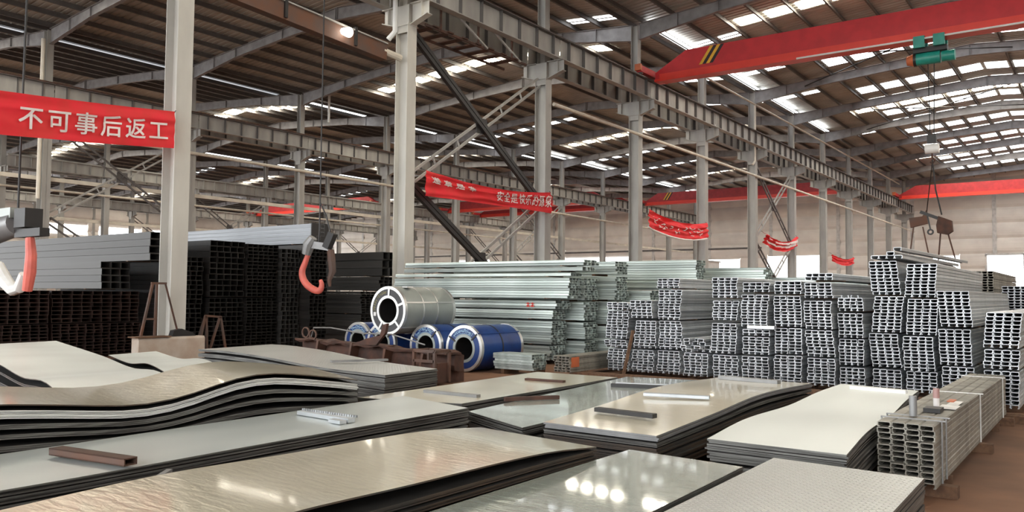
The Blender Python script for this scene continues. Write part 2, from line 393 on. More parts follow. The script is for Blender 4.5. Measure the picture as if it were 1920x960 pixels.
# rafters (haunched I sections), one mesh per bay, copied along the rows
def rafter_mesh():
    mb = MB(); H = BAY/2
    def depth(d): return .80-.30*min(1, d/4.2) if d < 4.2 else .50+.12*max(0, (d-8)/4.3)
    def top(d): return SL*d
    ds = [.2, 2.2, 4.2, 6.2, 8.2, 10.2, H]
    for s in (1, -1):
        def X(d): return d if s == 1 else BAY-d
        for i in range(len(ds)-1):
            a, b = ds[i], ds[i+1]
            for (w, z0a, z1a, z0b, z1b) in ((.012, top(a)-depth(a), top(a), top(b)-depth(b), top(b)),
                                            (.2, top(a)-.016, top(a), top(b)-.016, top(b)),
                                            (.2, top(a)-depth(a), top(a)-depth(a)+.016, top(b)-depth(b), top(b)-depth(b)+.016)):
                n = len(mb.v); xa, xb = X(a), X(b)
                mb.v += [(xa, -w/2, z0a), (xb, -w/2, z0b), (xb, w/2, z0b), (xa, w/2, z0a), (xa, -w/2, z1a), (xb, -w/2, z1b), (xb, w/2, z1b), (xa, w/2, z1a)]
                for q in ((0, 3, 2, 1), (4, 5, 6, 7), (0, 1, 5, 4), (1, 2, 6, 5), (2, 3, 7, 6), (3, 0, 4, 7)): mb.face([n+i_ for i_ in q])
        for d in (2.2, 4.2, 8.2, H-.05):
            mb.box(X(d)-.012, X(d)+.012, -.1, .1, top(d)-depth(d), top(d)+.0)
        for d in [.35+1.5*i for i in range(1, 8)]:          # knee stays from rafter foot to purlin
            mb.bar((X(d), .02, top(d)-depth(d)+.03), (X(d), .55, top(d)+.02), .04, .04)
    me = mb.mesh('rafter', 'rafter'); fixn(me); return me
RM = rafter_mesh()
for b in range(0, 5):
    for k in range(0 if b else 1, NK):
        if b > 2 and k < 3: continue
        link('rafter', RM, ceil, Vector((XR[0]-BAY*b, Y0+DY*k, ZE))-ceil.location)
# rods of the roof bracing, crossing between rafters over the camera's bay
def at_roof(x, y, dz=-.25): return Vector((x, y, roofz(x)+dz))
for (a, b) in (((-15, 43.3), (-4, 51.2)), ((-15, 51.2), (-4, 43.3)), ((-15, 59.3), (-4, 67.2)), ((-15, 67.2), (-4, 59.3))):
    MB().tube([at_roof(*a, -.35), at_roof(*b, -.35)], .035, 5).build('bracing_rod', 'blackpaint', ceil)

# ---- columns
ROWN = ['nearest row', 'second row', 'third row', 'fourth row']
def col_meshes(w=.42, d=.52, full=True):
    low = MB()
    low.box(d/2-.022, d/2, -w/2, w/2, 0, 10.35); low.box(-d/2, -d/2+.022, -w/2, w/2, 0, 10.35); low.box(-d/2, d/2, -.012, .012, 0, 10.35)
    upp = MB(); u = .36
    upp.box(u/2-.018, u/2, -.17, .17, 10.35, ZE-.05); upp.box(-u/2, -u/2+.018, -.17, .17, 10.35, ZE-.05); upp.box(-u/2, u/2, -.01, .01, 10.35, ZE-.05)
    upp.box(-d/2-.02, d/2+.02, -w/2, w/2, 10.33, 10.39)
    br = MB()
    for s in (1, -1):
        for (wd, pts) in ((.014, [(s*d/2, 10.34), (s*.98, 10.58), (s*.98, 11.02), (s*d/2, 11.02)]),
                          (.26, [(s*d/2, 11.02), (s*1.0, 11.02), (s*1.0, 11.045), (s*d/2, 11.045)]),
                          (.26, [(s*d/2, 10.34), (s*1.0, 10.58), (s*1.0, 10.605), (s*d/2, 10.365)])):
            mb0 = len(br.v)
            for yy in (-wd/2, wd/2):
                for p, q in pts: br.v.append((p, yy, q))
            br.face([mb0+i for i in range(4)]); br.face([mb0+4+i for i in range(4)][::-1])
            for i in range(4): j = (i+1) % 4; br.face([mb0+i, mb0+4+i, mb0+4+j, mb0+j])
        br.box(s*.74-.01, s*.74+.01, -.12, .12, 10.5, 11.03)
    if full:
        br.box(-d/2, d/2, -.17, -.155, 10.1, 11.0); br.box(-d/2, d/2, .155, .17, 10.1, 11.0)
    base = MB().box(-.36, .36, -.3, .3, 0, .04)
    out = []
    for mb, nm, mt in ((low, 'lower_shaft', 'paint'), (upp, 'upper_shaft', 'paint'), (br, 'bracket', 'paint'), (base, 'base_plate', 'paint_shade_dark')):
        me = mb.mesh(nm, mt); fixn(me); out.append((nm, me))
    return out
CM = col_meshes()
CMC = []                                                    # the two columns nearest the camera are a lighter cream grey
for nm, me in CM:
    if nm in ('lower_shaft', 'upper_shaft', 'bracket'): me = me.copy(); me.materials[0] = M['paint_cream']
    CMC.append((nm, me))
def nth(k, n):
    return ORD[k] if k < len(ORD) else 'last'
for r in range(4):
    for k in range(NK):
        if r and k < max(0, r): continue
        x, y = XR[r], Y0+DY*k
        if r == 0:
            lb = {0: 'grey steel column behind concrete block at right end of red banner',
                  1: 'tall grey steel column standing behind the grey coil, white pipe on it',
                  2: 'grey steel column at right end of the second red banner'}.get(k, 'grey steel column, %s of the nearest row counted from the camera' % ORD[k])
        else: lb = 'grey steel column, %s from the camera in the %s of columns' % (ORD[k-max(0, r)], ROWN[r])
        t = thing('steel_column', (x, y, 0), lb, 'column', 'columns of the %s' % ROWN[r])
        for nm, me in (CMC if r == 0 and k < 2 else CM): link(nm, me, t, (0, 0, 0))
# ---- crane runway beams, one span between two columns
def beam_meshes():
    out = []
    L = DY-.04
    out.append(('web', MB().box(-.008, .008, .02, L+.02, 11.07, 11.88), 'paint'))
    out.append(('top_flange', MB().box(-.2, .2, .02, L+.02, 11.86, 11.89), 'paint_shade_dark'))
    out.append(('bottom_flange', MB().box(-.15, .15, .02, L+.02, 11.05, 11.08), 'paint'))
    out.append(('rail', MB().box(-.04, .04, .0, DY, 11.89, 12.0), 'rust'))
    res = [(nm, (fixn(me) or me)) for nm, me in ((nm, mb.mesh(nm, mt)) for nm, mb, mt in out)]
    st = MB().box(-.15, .15, -.01, .01, 11.08, 11.86).mesh('stiffener', 'paint_shade_dark'); fixn(st)  # dark colour here stands for the shading on the stiffeners
    return res, st
BM, ST = beam_meshes()
whole = MB(); whole.box(-.008, .008, .02, DY-.02, 11.07, 11.88).box(-.2, .2, .02, DY-.02, 11.86, 11.89).box(-.15, .15, .02, DY-.02, 11.05, 11.08).box(-.04, .04, 0, DY, 11.89, 12)
for i in range(7): whole.box(-.15, .15, .55+i*1.14, .57+i*1.14, 11.08, 11.86)
WM = whole.mesh('crane_beam', 'paint'); fixn(WM)
for r in range(4):
    for side, sn in ((1, 'camera'), (-1, 'far')):
        for k in range(0 if r < 2 else r, NK):
            L = DY if k < NK-1 else YW-(Y0+DY*k)-.4
            if L < 2: continue
            x = XR[r]+side*.78; y = Y0+DY*k
            if k == NK-1: continue
            lb = 'stiffened grey crane beam, %s side of %s, between its %s and %s columns' % (sn, 'near row' if r == 0 else ROWN[r], ORD[k-(0 if r < 2 else r)], ORD[k+1-(0 if r < 2 else r)])
            if r < 2:
                t = thing('crane_runway_beam', (x, y, 11.05), lb, 'beam', 'crane beams along the '+ROWN[r])
                for nm, me in BM: link(nm, me, t, (0, 0, -11.05))
                for i in range(7): link('stiffener', ST, t, (0, .56+i*1.14, -11.05))
            else:
                o = D.objects.new('crane_runway_beam', WM); COL.objects.link(o); o.location = (x, y, 0); tag(o, lb, 'beam', 'crane beams along the '+ROWN[r])
# ---- cross bracing between columns
def brace(x, y0, y1, zlo, zhi, lb, m1='paint_shade_dark', m2='paint', ladder=False, grp='cross bracing between columns'):
    t = thing('cross_brace', (x, (y0+y1)/2, zlo), lb, 'brace', grp)
    def leg(p, q, mt, off):
        p, q = Vector(p), Vector(q); d = (q-p).normalized(); nrm = Vector((0, -d.z, d.y))*(.16)
        dk = mt == 'blackpaint'
        if dk: nrm = nrm*.5
        mb = MB(); mb.bar(p+nrm, q+nrm, .14 if dk else .07, .13 if dk else .09); mb.bar(p-nrm, q-nrm, .14 if dk else .07, .13 if dk else .09)
        n = int((q-p).length/(.9 if ladder else 1.3))
        for i in range(1, n):
            c = p+(q-p)*i/n; mb.bar(c+nrm, c-nrm, .05, .05)
        mb.build('diagonal', mt, t)
    leg((x+.05, y0, zhi), (x+.05, y1, zlo), m1, 0); leg((x-.05, y0, zlo), (x-.05, y1, zhi), m2, 0)
    cc = Vector((x, (y0+y1)/2, (zlo+zhi)/2)); MB().box(x-.02, x+.02, cc.y-.3, cc.y+.3, cc.z-.28, cc.z+.28).build('gusset_plate', m1, t)
for r, spans in ((0, (1, 5)), (1, (1, 6)), (2, (4, 9)), (3, (5, 9))):
    for k in spans:
        y0, y1 = Y0+DY*k+.25, Y0+DY*(k+1)-.25
        for zl, zh, w_ in ((5.35, 10.2, 'upper'), (.6, 5.2, 'lower')):
            nm = 'near row' if r == 0 else ROWN[r]
            brace(XR[r], y0, y1, zl, zh, '%s crossed steel brace between columns of the %s, %s' % (w_, nm, 'nearer to the camera' if k == spans[0] else 'far down the hall'), ladder=(r == 0 and k == 5),
                  m1='blackpaint' if (r == 0 and k == 1) else 'paint_shade_dark')
# ---- pipes, tie rods along the rows
def pipe(name, pts, r, mt, lb, cat='pipe', n=8):
    o = MB().tube(pts, r, n).build(name, mt, smooth=True); tag(o, lb, cat); return o
pipe('service_pipe', [(XR[0]+.38, Y0+2*DY+.2, 9.35), (XR[0]+.38, YW-1, 9.3)], .075, 'pipe', 'pale pipe running back along the nearest row of columns')
pipe('service_pipe', [(XR[1]+.38, 3, 9.75), (XR[1]+.38, YW-1, 9.4)], .09, 'pipe', 'pale pipe running along the second row of columns')
pipe('service_pipe', [(XR[2]+.38, 20, 9.6), (XR[2]+.38, YW-1, 9.4)], .09, 'pipe', 'pale pipe running along the third row of columns')
pipe('service_pipe', [(XR[3]+.38, 30, 9.6), (XR[3]+.38, YW-1, 9.4)], .09, 'pipe', 'pale pipe running along the fourth row of columns')
pipe('tie_beam', [(XR[0]+.3, Y0+4*DY, 13.92), (XR[0]+.3, Y0+10.5*DY, 13.92)], .06, 'pipe', 'slim pale tie tube high above the near crane beams', 'tube')
for r, z in ((1, 7.2), (2, 7.3), (3, 7.3)):
    o = MB().box(XR[r]-.42, XR[r]-.26, 3 if r == 1 else 25, YW-1, z, z+.2).build('tie_rail', 'pipe'); tag(o, 'pale tie rail running along the %s of columns' % ROWN[r], 'rail')
pipe('downpipe', [(XR[0]-.1, Y0+DY-.42, 14.6), (XR[0]-.1, Y0+DY-.42, 10.1), (XR[0]-.32, Y0+DY-.5, 9.85)], .085, 'white', 'white downpipe with elbow on the column behind the grey coil')
pipe('downpipe', [(XR[0]+.3, Y0+5*DY-.32, 13.9), (XR[0]+.3, Y0+5*DY-.32, 10.3), (XR[0]+.2, Y0+5*DY-.5, 10.05)], .07, 'pipe', 'pale downpipe on sixth column of the nearest row')
pipe('downpipe', [(XR[1]+.3, Y0+1*DY+.1-.5, 14.2), (XR[1]+.3, Y0+1*DY-.4, 6.2)], .1, 'pipe', 'pale downpipe on second-row column above the red banner')
pipe('downpipe', [(XR[1]+.9, Y0+3.2*DY, 15.1), (XR[1]+.9, Y0+3.2*DY, 13.1)], .08, 'white', 'short white pipe stub below the warm rooflights')
# the rust-stained box beam in the nearest row
t = thing('rusty_box_beam', (XR[0], 14.5, 9.2), 'rust-stained brown box beam sloping across upper left of the hall', 'beam')
MB().bar((XR[0]-.05, 8.4, 9.75), (XR[0]-.05, 18.3, 9.28), .3, .55).build('beam_body', 'rust_paint', t)
MB().bar((XR[0]+.12, 8.4, 9.98), (XR[0]+.12, 18.3, 9.52), .06, .04).build('beam_edge', 'paint', t)
for y in (11.5, 14.3, 16.9): MB().box(XR[0]+.08, XR[0]+.16, y, y+.1, 9.05+.047*(18.3-y), 9.6+.047*(18.3-y)).build('clamp', 'blackpaint', t)
MB().tube([(XR[0], 18.2, 9.3), (XR[0], 19.0, 9.25)], .11, 10).build('end_pipe', 'pipe', t)
o = MB().tube([(XR[0]+.12, 16.45, 9.42), (XR[0]+.42, 16.4, 9.32)], [.10, .15], 14).build('flood_lamp', 'lamp'); tag(o, 'glowing round flood lamp fixed to the rust-stained brown beam', 'lamp')
# rusty walkway braces between the two near beams
t = thing('walkway_bracing', (XR[0]+.3, Y0+DY+3.5, 10.5), 'rusty maintenance platform hung below the near crane beam', 'platform')
for i in range(7):
    y = Y0+DY+.6+i*.75; MB().box(XR[0]-.55, XR[0]+.65, y, y+.28, 10.42, 10.46).build('platform_board', 'rust', t)
MB().bar((XR[0]+.55, Y0+DY+.3, 10.4), (XR[0]+.55, Y0+DY+6, 10.4), .06, .08).build('platform_bearer', 'rust', t)
MB().bar((XR[0]-.5, Y0+DY+.3, 10.4), (XR[0]-.5, Y0+DY+6, 10.4), .06, .08).build('platform_bearer', 'rust', t)
for y in (Y0+DY+1., Y0+DY+3., Y0+DY+5): MB().bar((XR[0]+.6, y, 10.4), (XR[0]+.6, y, 11.5), .06, .06).build('hanger', 'rust', t)
for y in (Y0+DY+1.2, Y0+DY+3.2): MB().bar((XR[0]+.62, y, 11.4), (XR[0]+.62, y+2.3, 10.4), .06, .06).build('diagonal', 'paint', t)
# ================================================================ cranes
def crane(x0, x1, y, lb, stripes=True, far=True, cat='crane'):
    zb, zt = 11.78, 13.08
    t = thing('overhead_crane', ((x0+x1)/2, y, zb), lb, cat)
    g = MB()
    poly = [(x0+.35, 12.22), (x0+.35, zb+.12), (x1-.35, zb+.12), (x1-.35, 12.22), (x1-1.9, zt), (x0+1.9, zt)]
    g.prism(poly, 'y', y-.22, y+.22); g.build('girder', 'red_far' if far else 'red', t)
    MB().box(x0+.35, x1-.35, y-.32, y+.32, zb, zb+.1).build('bottom_flange', 'red_bright', t)
    MB().box(x0+.6, x1-.6, y-.30, y-.18, zb+.10, zb+.34).build('lower_rib', 'red_bright', t)
    for xx in (x0+.1, x1-.1):
        e = MB(); e.box(xx-.13, xx+.13, y-1.4, y+1.4, 12.06, 12.36); e.build('end_truck', 'red', t)
        for yy in (y-1.2, y+1.2):
            wv = MB(); wv.tube([(xx-.07, yy, 12.13), (xx+.07, yy, 12.13)], .13, 14); wv.build('wheel', 'steelgrey', t)
        MB().box(xx-.15, xx+.15, y-1.55, y-1.4, 12.1, 12.4).build('buffer', 'orange', t)
    if stripes:
        for i, mt in enumerate(('yellow', 'blackpaint', 'yellow', 'blackpaint')):
            a = x0+2.55+i*.17
            mb = MB(); mb.prism([(a, 12.28), (a+.15, 12.28), (a+.68, zt-.02), (a+.53, zt-.02)], 'y', y-.232, y-.221); mb.build('warning_stripe', mt, t)
    if far: return t
    mb = MB(); mb.tube([(x0+7, y-.36, zb+.02), (x1-.6, y-.36, zb+.02)], .04, 6); mb.build('cable_track', 'white', t)
    return t
crane(XR[0]+.78, XR[0]+BAY-.78, 35.3, 'near red overhead crane girder with yellow and black stripes, upper right', far=False)
crane(XR[0]+.78, XR[0]+BAY-.78, 91.0, 'far red overhead crane girder in front of the end wall, right', stripes=False)
crane(XR[1]+.78, XR[0]-.78, 83.0, 'red overhead crane seen behind the near columns, above third banner')
crane(XR[2]+.78, XR[1]-.78, 84.5, 'red overhead crane in the third bay, right of second banner', stripes=False)
crane(XR[3]+.78, XR[2]-.78, 68.0, 'distant red overhead crane left of the tall grey column', stripes=False)
crane(XR[2]+.78, XR[1]-.78, 78.0, 'red overhead crane just in front of another in the third bay', stripes=False)
# hoist under the near crane
hx, hy = -5.5, 35.3
t = thing('rope_hoist', (hx, hy, 10.8), 'teal green rope hoist hanging below the near red crane girder', 'hoist')
MB().tube([(hx-.55, hy, 11.08), (hx+.35, hy, 11.08)], .24, 20).build('drum', 'teal', t, smooth=True)
MB().tube([(hx+.4, hy, 11.08), (hx+.85, hy, 11.08)], .21, 18).build('motor', 'teal', t, smooth=True)
MB().tube([(hx-.85, hy, 11.08), (hx-.6, hy, 11.08)], [.17, .25], 18).build('end_bell', 'orange', t, smooth=True)
MB().tube([(hx-.6, hy, 11.08), (hx-.5, hy, 11.08)], .26, 18).build('brake', 'blackpaint', t)
for a in (-.35, .35):
    MB().box(hx+a-.2, hx+a+.2, hy-.42, hy-.3, 11.45, 11.9).build('trolley_plate', 'teal', t)
    MB().box(hx+a-.2, hx+a+.2, hy+.3, hy+.42, 11.45, 11.9).build('trolley_plate', 'teal', t)
MB().box(hx-.6, hx+.6, hy-.2, hy+.2, 11.3, 11.5).build('frame', 'blackpaint', t)
for a in (-.1, .12): MB().tube([(hx+a, hy, 11.), (hx+a*.6, hy, 7.95)], .018, 5).build('rope', 'blackpaint', t)
t = thing('hook_block', (hx, hy, 7.0), 'pale hook block hanging on ropes from teal hoist', 'hook')
MB().box(hx-.16, hx+.16, hy-.1, hy+.1, 7.72, 8.02).build('sheave_housing', 'blackpaint', t)
MB().tube([(hx-.24, hy, 7.5), (hx+.24, hy, 7.5)], .19, 16).build('sheave', 'white', t, smooth=True)
MB().tube([(hx, hy, 7.35), (hx, hy, 7.15), (hx+.09, hy, 7.03), (hx+.02, hy, 6.92), (hx-.08, hy, 6.98)], .035, 6).build('hook', 'rust', t)
t = thing('lifting_sling', (hx, hy, 4.0), 'long dark sling with lifting clamp beam hanging above channel stacks', 'sling')
MB().tube([(hx, hy, 7.08), (hx+.1, hy, 5.9), (hx+.3, hy, 4.9)], .03, 6).build('rope', 'blackpaint', t)
MB().bar((hx-.45, hy, 5.05), (hx+.55, hy, 4.6), .12, .12).build('spreader_beam', 'blackpaint', t)
MB().prism([(hx+.2, 4.85), (hx+.65, 4.65), (hx+.68, 4.25), (hx+.5, 4.12), (hx+.15, 4.2), (hx+.12, 4.5)], 'y', hy-.15, hy+.15).build('counterweight', 'rust', t)
for a, b in ((.25, .16), (.5, .75)): MB().bar((hx+a, hy, 4.2), (hx+b, hy, 3.15), .05, .05).build('tong_leg', 'rust', t)
MB().bar((hx-.2, hy, 4.9), (hx-.1, hy, 4.35), .05, .05).build('chain', 'blackpaint', t)
MB().ring((hx-.1, 4.25), .06, .12, hy-.03, hy+.03, 14).build('hook', 'blackpaint', t)
t = thing('lifting_clamp', (hx-.9, hy+2, 3.6), 'dim brown lifting clamp hanging left of dark sling', 'clamp')
MB().prism([(hx-1.2, 5.0), (hx-.7, 5.05), (hx-.55, 5.3), (hx-.5, 4.75), (hx-1.15, 4.6)], 'y', hy+1.9, hy+2.1).build('clamp_body', 'rust_paint', t)
for a, b in ((-1.05, -1.2), (-.7, -.5)): MB().bar((hx+a, hy+2, 4.62), (hx+b, hy+2, 3.5), .05, .05).build('tong_leg', 'rust_paint', t)
MB().tube([(hx-.55, hy+2, 5.2), (hx, hy, 6.95)], .02, 5).build('rope', 'blackpaint', t)

def interp(pts):
    def f_(v):
        if v <= pts[0][0]: return pts[0][1]
        for (a, za), (b, zb), i in zip(pts, pts[1:], range(len(pts))):
            if v <= b:
                m0 = (pts[i+1][1]-pts[i-1][1])/(pts[i+1][0]-pts[i-1][0])*(b-a) if i > 0 else (zb-za)
                m1 = (pts[i+2][1]-pts[i][1])/(pts[i+2][0]-pts[i][0])*(b-a) if i+2 < len(pts) else (zb-za)
                s = (v-a)/(b-a); return (2*s**3-3*s**2+1)*za+(s**3-2*s**2+s)*m0+(-2*s**3+3*s**2)*zb+(s**3-s**2)*m1
        return pts[-1][1]
    return f_
def tong(name, x, y, z, s, lb, c1='pinkred', c2='rust_paint', yaw=0., topz=15.):
    """lifting tong: gearbox head with two C-shaped arms, hung on a rope (built at x, y; z = lowest point)"""
    t = thing(name, (x, y, z), lb, 'lifting tong')
    R = Matrix.Rotation(yaw, 3, 'Z')
    def P(a, b, c): v = R @ Vector((a*s, b*s, 0)); return (x+v.x, y+v.y, z+c*s)
    def arm(off, sgn, mt, nm):
        pts = [(0, 1.05), (-.10*1, .80), (-.20, .55), (-.16, .33), (.0, .14), (.22, .02), (.40, .0), (.47, .16), (.42, .30)]
        wd = [.07, .08, .09, .10, .10, .10, .09, .07, .05]
        fx, fz, fw_ = interp([(i, p) for i, (p, q) in enumerate(pts)]), interp([(i, q) for i, (p, q) in enumerate(pts)]), interp(list(enumerate(wd)))
        ts = [i*8/28 for i in range(29)]
        mb = MB(); mb.tube([P(off+sgn*fx(v), 0, fz(v)) for v in ts], [fw_(v)*s for v in ts], 12)
        mb.build(nm, mt, t, smooth=True)
    arm(-.05, 1, c1, 'claw_arm')
    mb = MB(); mb.tube([P(.62, .1, 1.15), P(.66, .1, .85), P(.70, .1, .55), P(.60, .1, .3), P(.62, .1, .12)], [.10*s, .11*s, .10*s, .06*s, .04*s], 8); mb.build('claw_arm', c2, t, smooth=True)
    mb = MB(); mb.tube([P(-.12, 0, 1.02), P(-.04, 0, 1.3), P(.1, 0, 1.5)], [.13*s, .17*s, .12*s], 10); mb.build('gear_motor', 'steelgrey', t, smooth=True)
    mb = MB(); mb.bar(P(.05, .02, 1.3), P(.62, .06, 1.22), .16*s, .2*s); mb.build('cross_head', 'steelgrey', t)
    mb = MB(); mb.bar(P(.52, .06, 1.2), P(.72, .06, 1.62), .22*s, .2*s); mb.build('head_plate', 'blackpaint', t)
    mb = MB(); mb.tube([P(.25, .04, 1.3), P(.28, .04, 1.7), (P(.28, .04, 0)[0], P(.28, .04, 0)[1], topz)], .02, 6); mb.build('rope', 'blackpaint', t)
    mb = MB(); mb.tube([P(.66, .06, 1.55), P(.5, .04, 2.1), P(.28, .04, 2.5)], .02, 6); mb.build('chain', 'blackpaint', t)
    return t
tong('lifting_tong', -16.85, 14.2, 1.72, .92, 'pink-red C-shaped lifting tong hanging in front of the black steel stack', yaw=.25)
# the larger one cut by the left edge
t = thing('magnet_gripper', (-19.2, 8.0, 1.6), 'large lifting gripper with grey motor and red arm at the left edge', 'lifting tong')
yy = 8.0
MB().tube([(-20.3, yy, 2.95), (-18.95, yy, 3.1)], [.3, .26], 16).build('gear_motor', 'steelgrey', t, smooth=True)
MB().box(-20.2, -18.9, yy-.2, yy+.2, 3.2, 3.42).build('upper_housing', 'coilgrey', t)
MB().box(-18.75, -18.25, yy-.18, yy+.18, 2.98, 3.38).build('bracket_block', 'blackpaint', t)
MB().box(-18.9, -17.75, yy-.1, yy+.1, 2.78, 2.95).build('cross_bar', 'blackpaint', t)
MB().tube([(-18.28, yy-.05, 2.75), (-18.20, yy-.05, 2.4), (-18.22, yy-.05, 2.05), (-18.32, yy-.05, 1.65)], [.09, .11, .12, .10], 10).build('claw_arm', 'pinkred', t, smooth=True)
MB().tube([(-19.9, yy, 2.2), (-19.5, yy, 1.86), (-19.1, yy, 1.66), (-18.8, yy, 1.70), (-18.62, yy, 2.0)], [.13, .15, .13, .12, .09], 10).build('claw_hook', 'white', t, smooth=True)
MB().tube([(-19.0, yy, 3.4), (-18.9, yy, 15)], .025, 6).build('rope', 'blackpaint', t)

# ================================================================ banners
FONT = None
def glyphs(txt, size):
    cu = D.curves.new('text', 'FONT'); cu.body = txt; cu.size = size; cu.resolution_u = 3; cu.offset = 0
    cu.align_x = 'CENTER'; cu.align_y = 'CENTER'
    o = D.objects.new('text', cu); COL.objects.link(o); bpy.context.view_layer.update()
    me = D.meshes.new_from_object(o.evaluated_get(bpy.context.evaluated_depsgraph_get()))
    D.objects.remove(o); return me
def banner(x, ya, yb, za, zb, ht, sag, lb, text, wr=.03, fold=0., white_edge=False, sq=1.0, hsag=None):
    """red cloth in the plane x, top edge from (ya, za) to (yb, zb); text = [(string, y centre, size, z offset from the bottom, height factor)]"""
    t = thing('banner', (x, (ya+yb)/2, min(za, zb)-ht), lb, 'banner')
    def surf(u, v):          # u along, v from top (0) to bottom (1)
        y = ya+(yb-ya)*u; zt = za+(zb-za)*u-sag*4*u*(1-u); h = ht if hsag is None else ht*(1-hsag*4*u*(1-u))
        z = zt-h*v
        w_ = math.sin(v*17+u*5+3*noise.noise(Vector((u*5, v*2, ya))))*wr*(1-v*.6)+noise.noise(Vector((y*1.3, z*4, 3)))*wr*2
        return Vector((x+w_+fold*math.exp(-((v-.30-.05*math.sin(u*4))/.06)**2), y, z))
    mb = MB(); nu, nv = max(12, int((yb-ya)/.12)), 26
    for i in range(nu+1):
        for j in range(nv+1): mb.v.append(tuple(surf(i/nu, j/nv)))
    for i in range(nu):
        for j in range(nv): a = i*(nv+1)+j; mb.face([a, a+1, a+nv+2, a+nv+1])
    mb.build('cloth', 'banner', t, smooth=True, fix=False)
    if text: 
        for s_, yc, size, vc, hf in text:
            vs_ = []; fs = []; me = glyphs(s_, size); b = 0
            for v in me.vertices:
                u = (yc+v.co.x-ya)/(yb-ya); vv = vc-v.co.y*hf/ht; vv = min(max(vv, .02), .98)
                p = surf(u, vv); vs_.append((p.x+.036, p.y, p.z))
            for p in me.polygons: fs.append([b+i for i in p.vertices])
            nb, nf = len(vs_), list(fs); dd = size*.022     # heavier strokes: the same outline again, slightly shifted
            for q, (dy, dz) in enumerate(((dd, 0), (0, dd), (dd, dd))):
                vs_ += [(x_+.0015*(q+1), y_+dy, z_+dz) for x_, y_, z_ in vs_[:nb]]; fs += [[i+nb*(q+1) for i in f_] for f_ in nf]
            mb = MB(); mb.v = vs_; mb.f = fs; mb.mi = [0]*len(fs)
            mb.build('character', 'letter', t, fix=False)
    if white_edge:
        mb = MB(); mb.tube([surf(0, 1.0)+Vector((0, 0, -.04)), surf(1, 1.0)+Vector((0, 0, -.04))] if sag < .05 else [surf(i/10, 1.02) for i in range(11)], .05, 6); mb.build('bottom_batten', 'white', t)
    for u in (0, 1):
        p = surf(u, .02); q = Vector((x-.17, p.y+(-.12 if u == 0 else .12), p.z+.08)); MB().tube([p, q], .012, 5).build('tie_rope', 'blackpaint', t)
    return t, surf
chars = '不可事后返工'
banner(-17.86, 3.55, 10.9, 5.50, 5.93, .88, .07, 'red banner with white Chinese lettering tied left of the concrete-footed column',
       [(c, 7.68+.56*i, .50, .60, 1.0) for i, c in enumerate(chars)], wr=.012, fold=.02)
t, s_ = banner(-17.86, 19.75, 27.15, 5.68, 5.74, .84, .22, 'sagging red banner with white lettering between tall grey column and next column',
       [(c, 23.7+.455*i, .41, .50, 1.25) for i, c in enumerate('安全是快乐的源泉')]+[(c, 20.2+.62*i, .44, .35, .55) for i, c in enumerate('遵章是幸')], wr=.035, fold=.04, hsag=.28)
def streaks(t, surf, n, lb=None):
    mb = MB(); rnd = random.Random(5)
    for i in range(n):
        u = .06+.86*i/n; k = rnd.randint(3, 5)
        for j in range(k):
            u1 = u+rnd.uniform(0, .6)/n; v1 = rnd.uniform(.25, .75); p = surf(u1, v1); q = surf(u1+rnd.uniform(.1, .5)/n, v1+rnd.uniform(-.12, .12))
            p.x += .03; q.x += .03; mb.bar(p, q, .03, .035, upv=(1, 0, 0))
    tag(mb.build('lettering', 'letter', t), kind='stuff')
t, s_ = banner(-17.86, 35.6, 42.75, 5.84, 5.72, .84, .30, 'crumpled red banner with white lower edge, third along the near columns', None, wr=.06, fold=.08, white_edge=True)
streaks(t, s_, 11)
t, s_ = banner(-17.86, 52.0, 58.9, 5.85, 6.0, .68, .5, 'faded red and white banner sagging beside the ladder-like brace, fourth along', None, wr=.10, fold=.12)
mb = MB()
for i in range(26):
    for v0 in (.3, .62): 
        p = s_(.08+.8*i/26, v0-.05); q = s_(.08+.8*(i+1)/26, v0-.05); p.x += .05; q.x += .05; mb.bar(p, q, .02, .16, upv=(0, 0, 1))
tag(mb.build('lettering', 'letter', t), kind='stuff')
banner(-17.86, 67.8, 74.9, 5.2, 5.2, .55, .3, 'small faded orange-red banner farthest along the near columns', None, wr=.05)

# ================================================================ plinth, trestle things beside the first column
t = thing('concrete_block', (-18.0, 10.95, 0), 'stained concrete block at foot of the first grey column', 'block')
mb = MB(); mb.prism([(-18.07, 0), (-17.77, 0), (-17.77, .55), (-17.81, .6), (-18.05, .6), (-18.07, .57)], 'y', 10.12, 11.8)
mb.build('block_body', 'concrete', t)
MB().box(-18.07, -17.74, 10.02, 10.9, .60, .63).build('loose_board', 'wood', t)
t = thing('angle_trestle', (-18.0, 10.6, .63), 'rusty angle-iron frame leaning on column above the concrete block', 'frame')
MB().bar((-17.98, 10.28, .63), (-18.02, 10.56, 1.85), .05, .05).build('leg', 'rust_paint', t)
MB().bar((-17.98, 10.62, .63), (-18.02, 10.66, 1.85), .05, .05).build('leg', 'rust_paint', t)
MB().bar((-17.98, 10.38, 1.02), (-17.98, 10.66, 1.02), .04, .04).build('rung', 'rust_paint', t)
MB().bar((-18.02, 10.52, 1.85), (-18.02, 10.9, 1.85), .05, .05).build('top_bar', 'rust_paint', t)
MB().bar((-18.02, 10.88, 1.83), (-17.97, 11.18, .75), .035, .035).build('leg', 'rust', t)
t = thing('iron_weight', (-18.1, 11.3, .6), 'dark wedge-shaped iron weight lying on concrete block', 'weight')
MB().prism([(11.0, .6), (11.62, .6), (11.55, .68), (11.25, .78), (11.05, .74)], 'x', -18.05, -17.88).build('weight_body', 'blackpaint', t)
t = thing('small_trestle', (-18.5, 12.5, 0), 'small A-shaped steel trestle right of the concrete block', 'trestle')
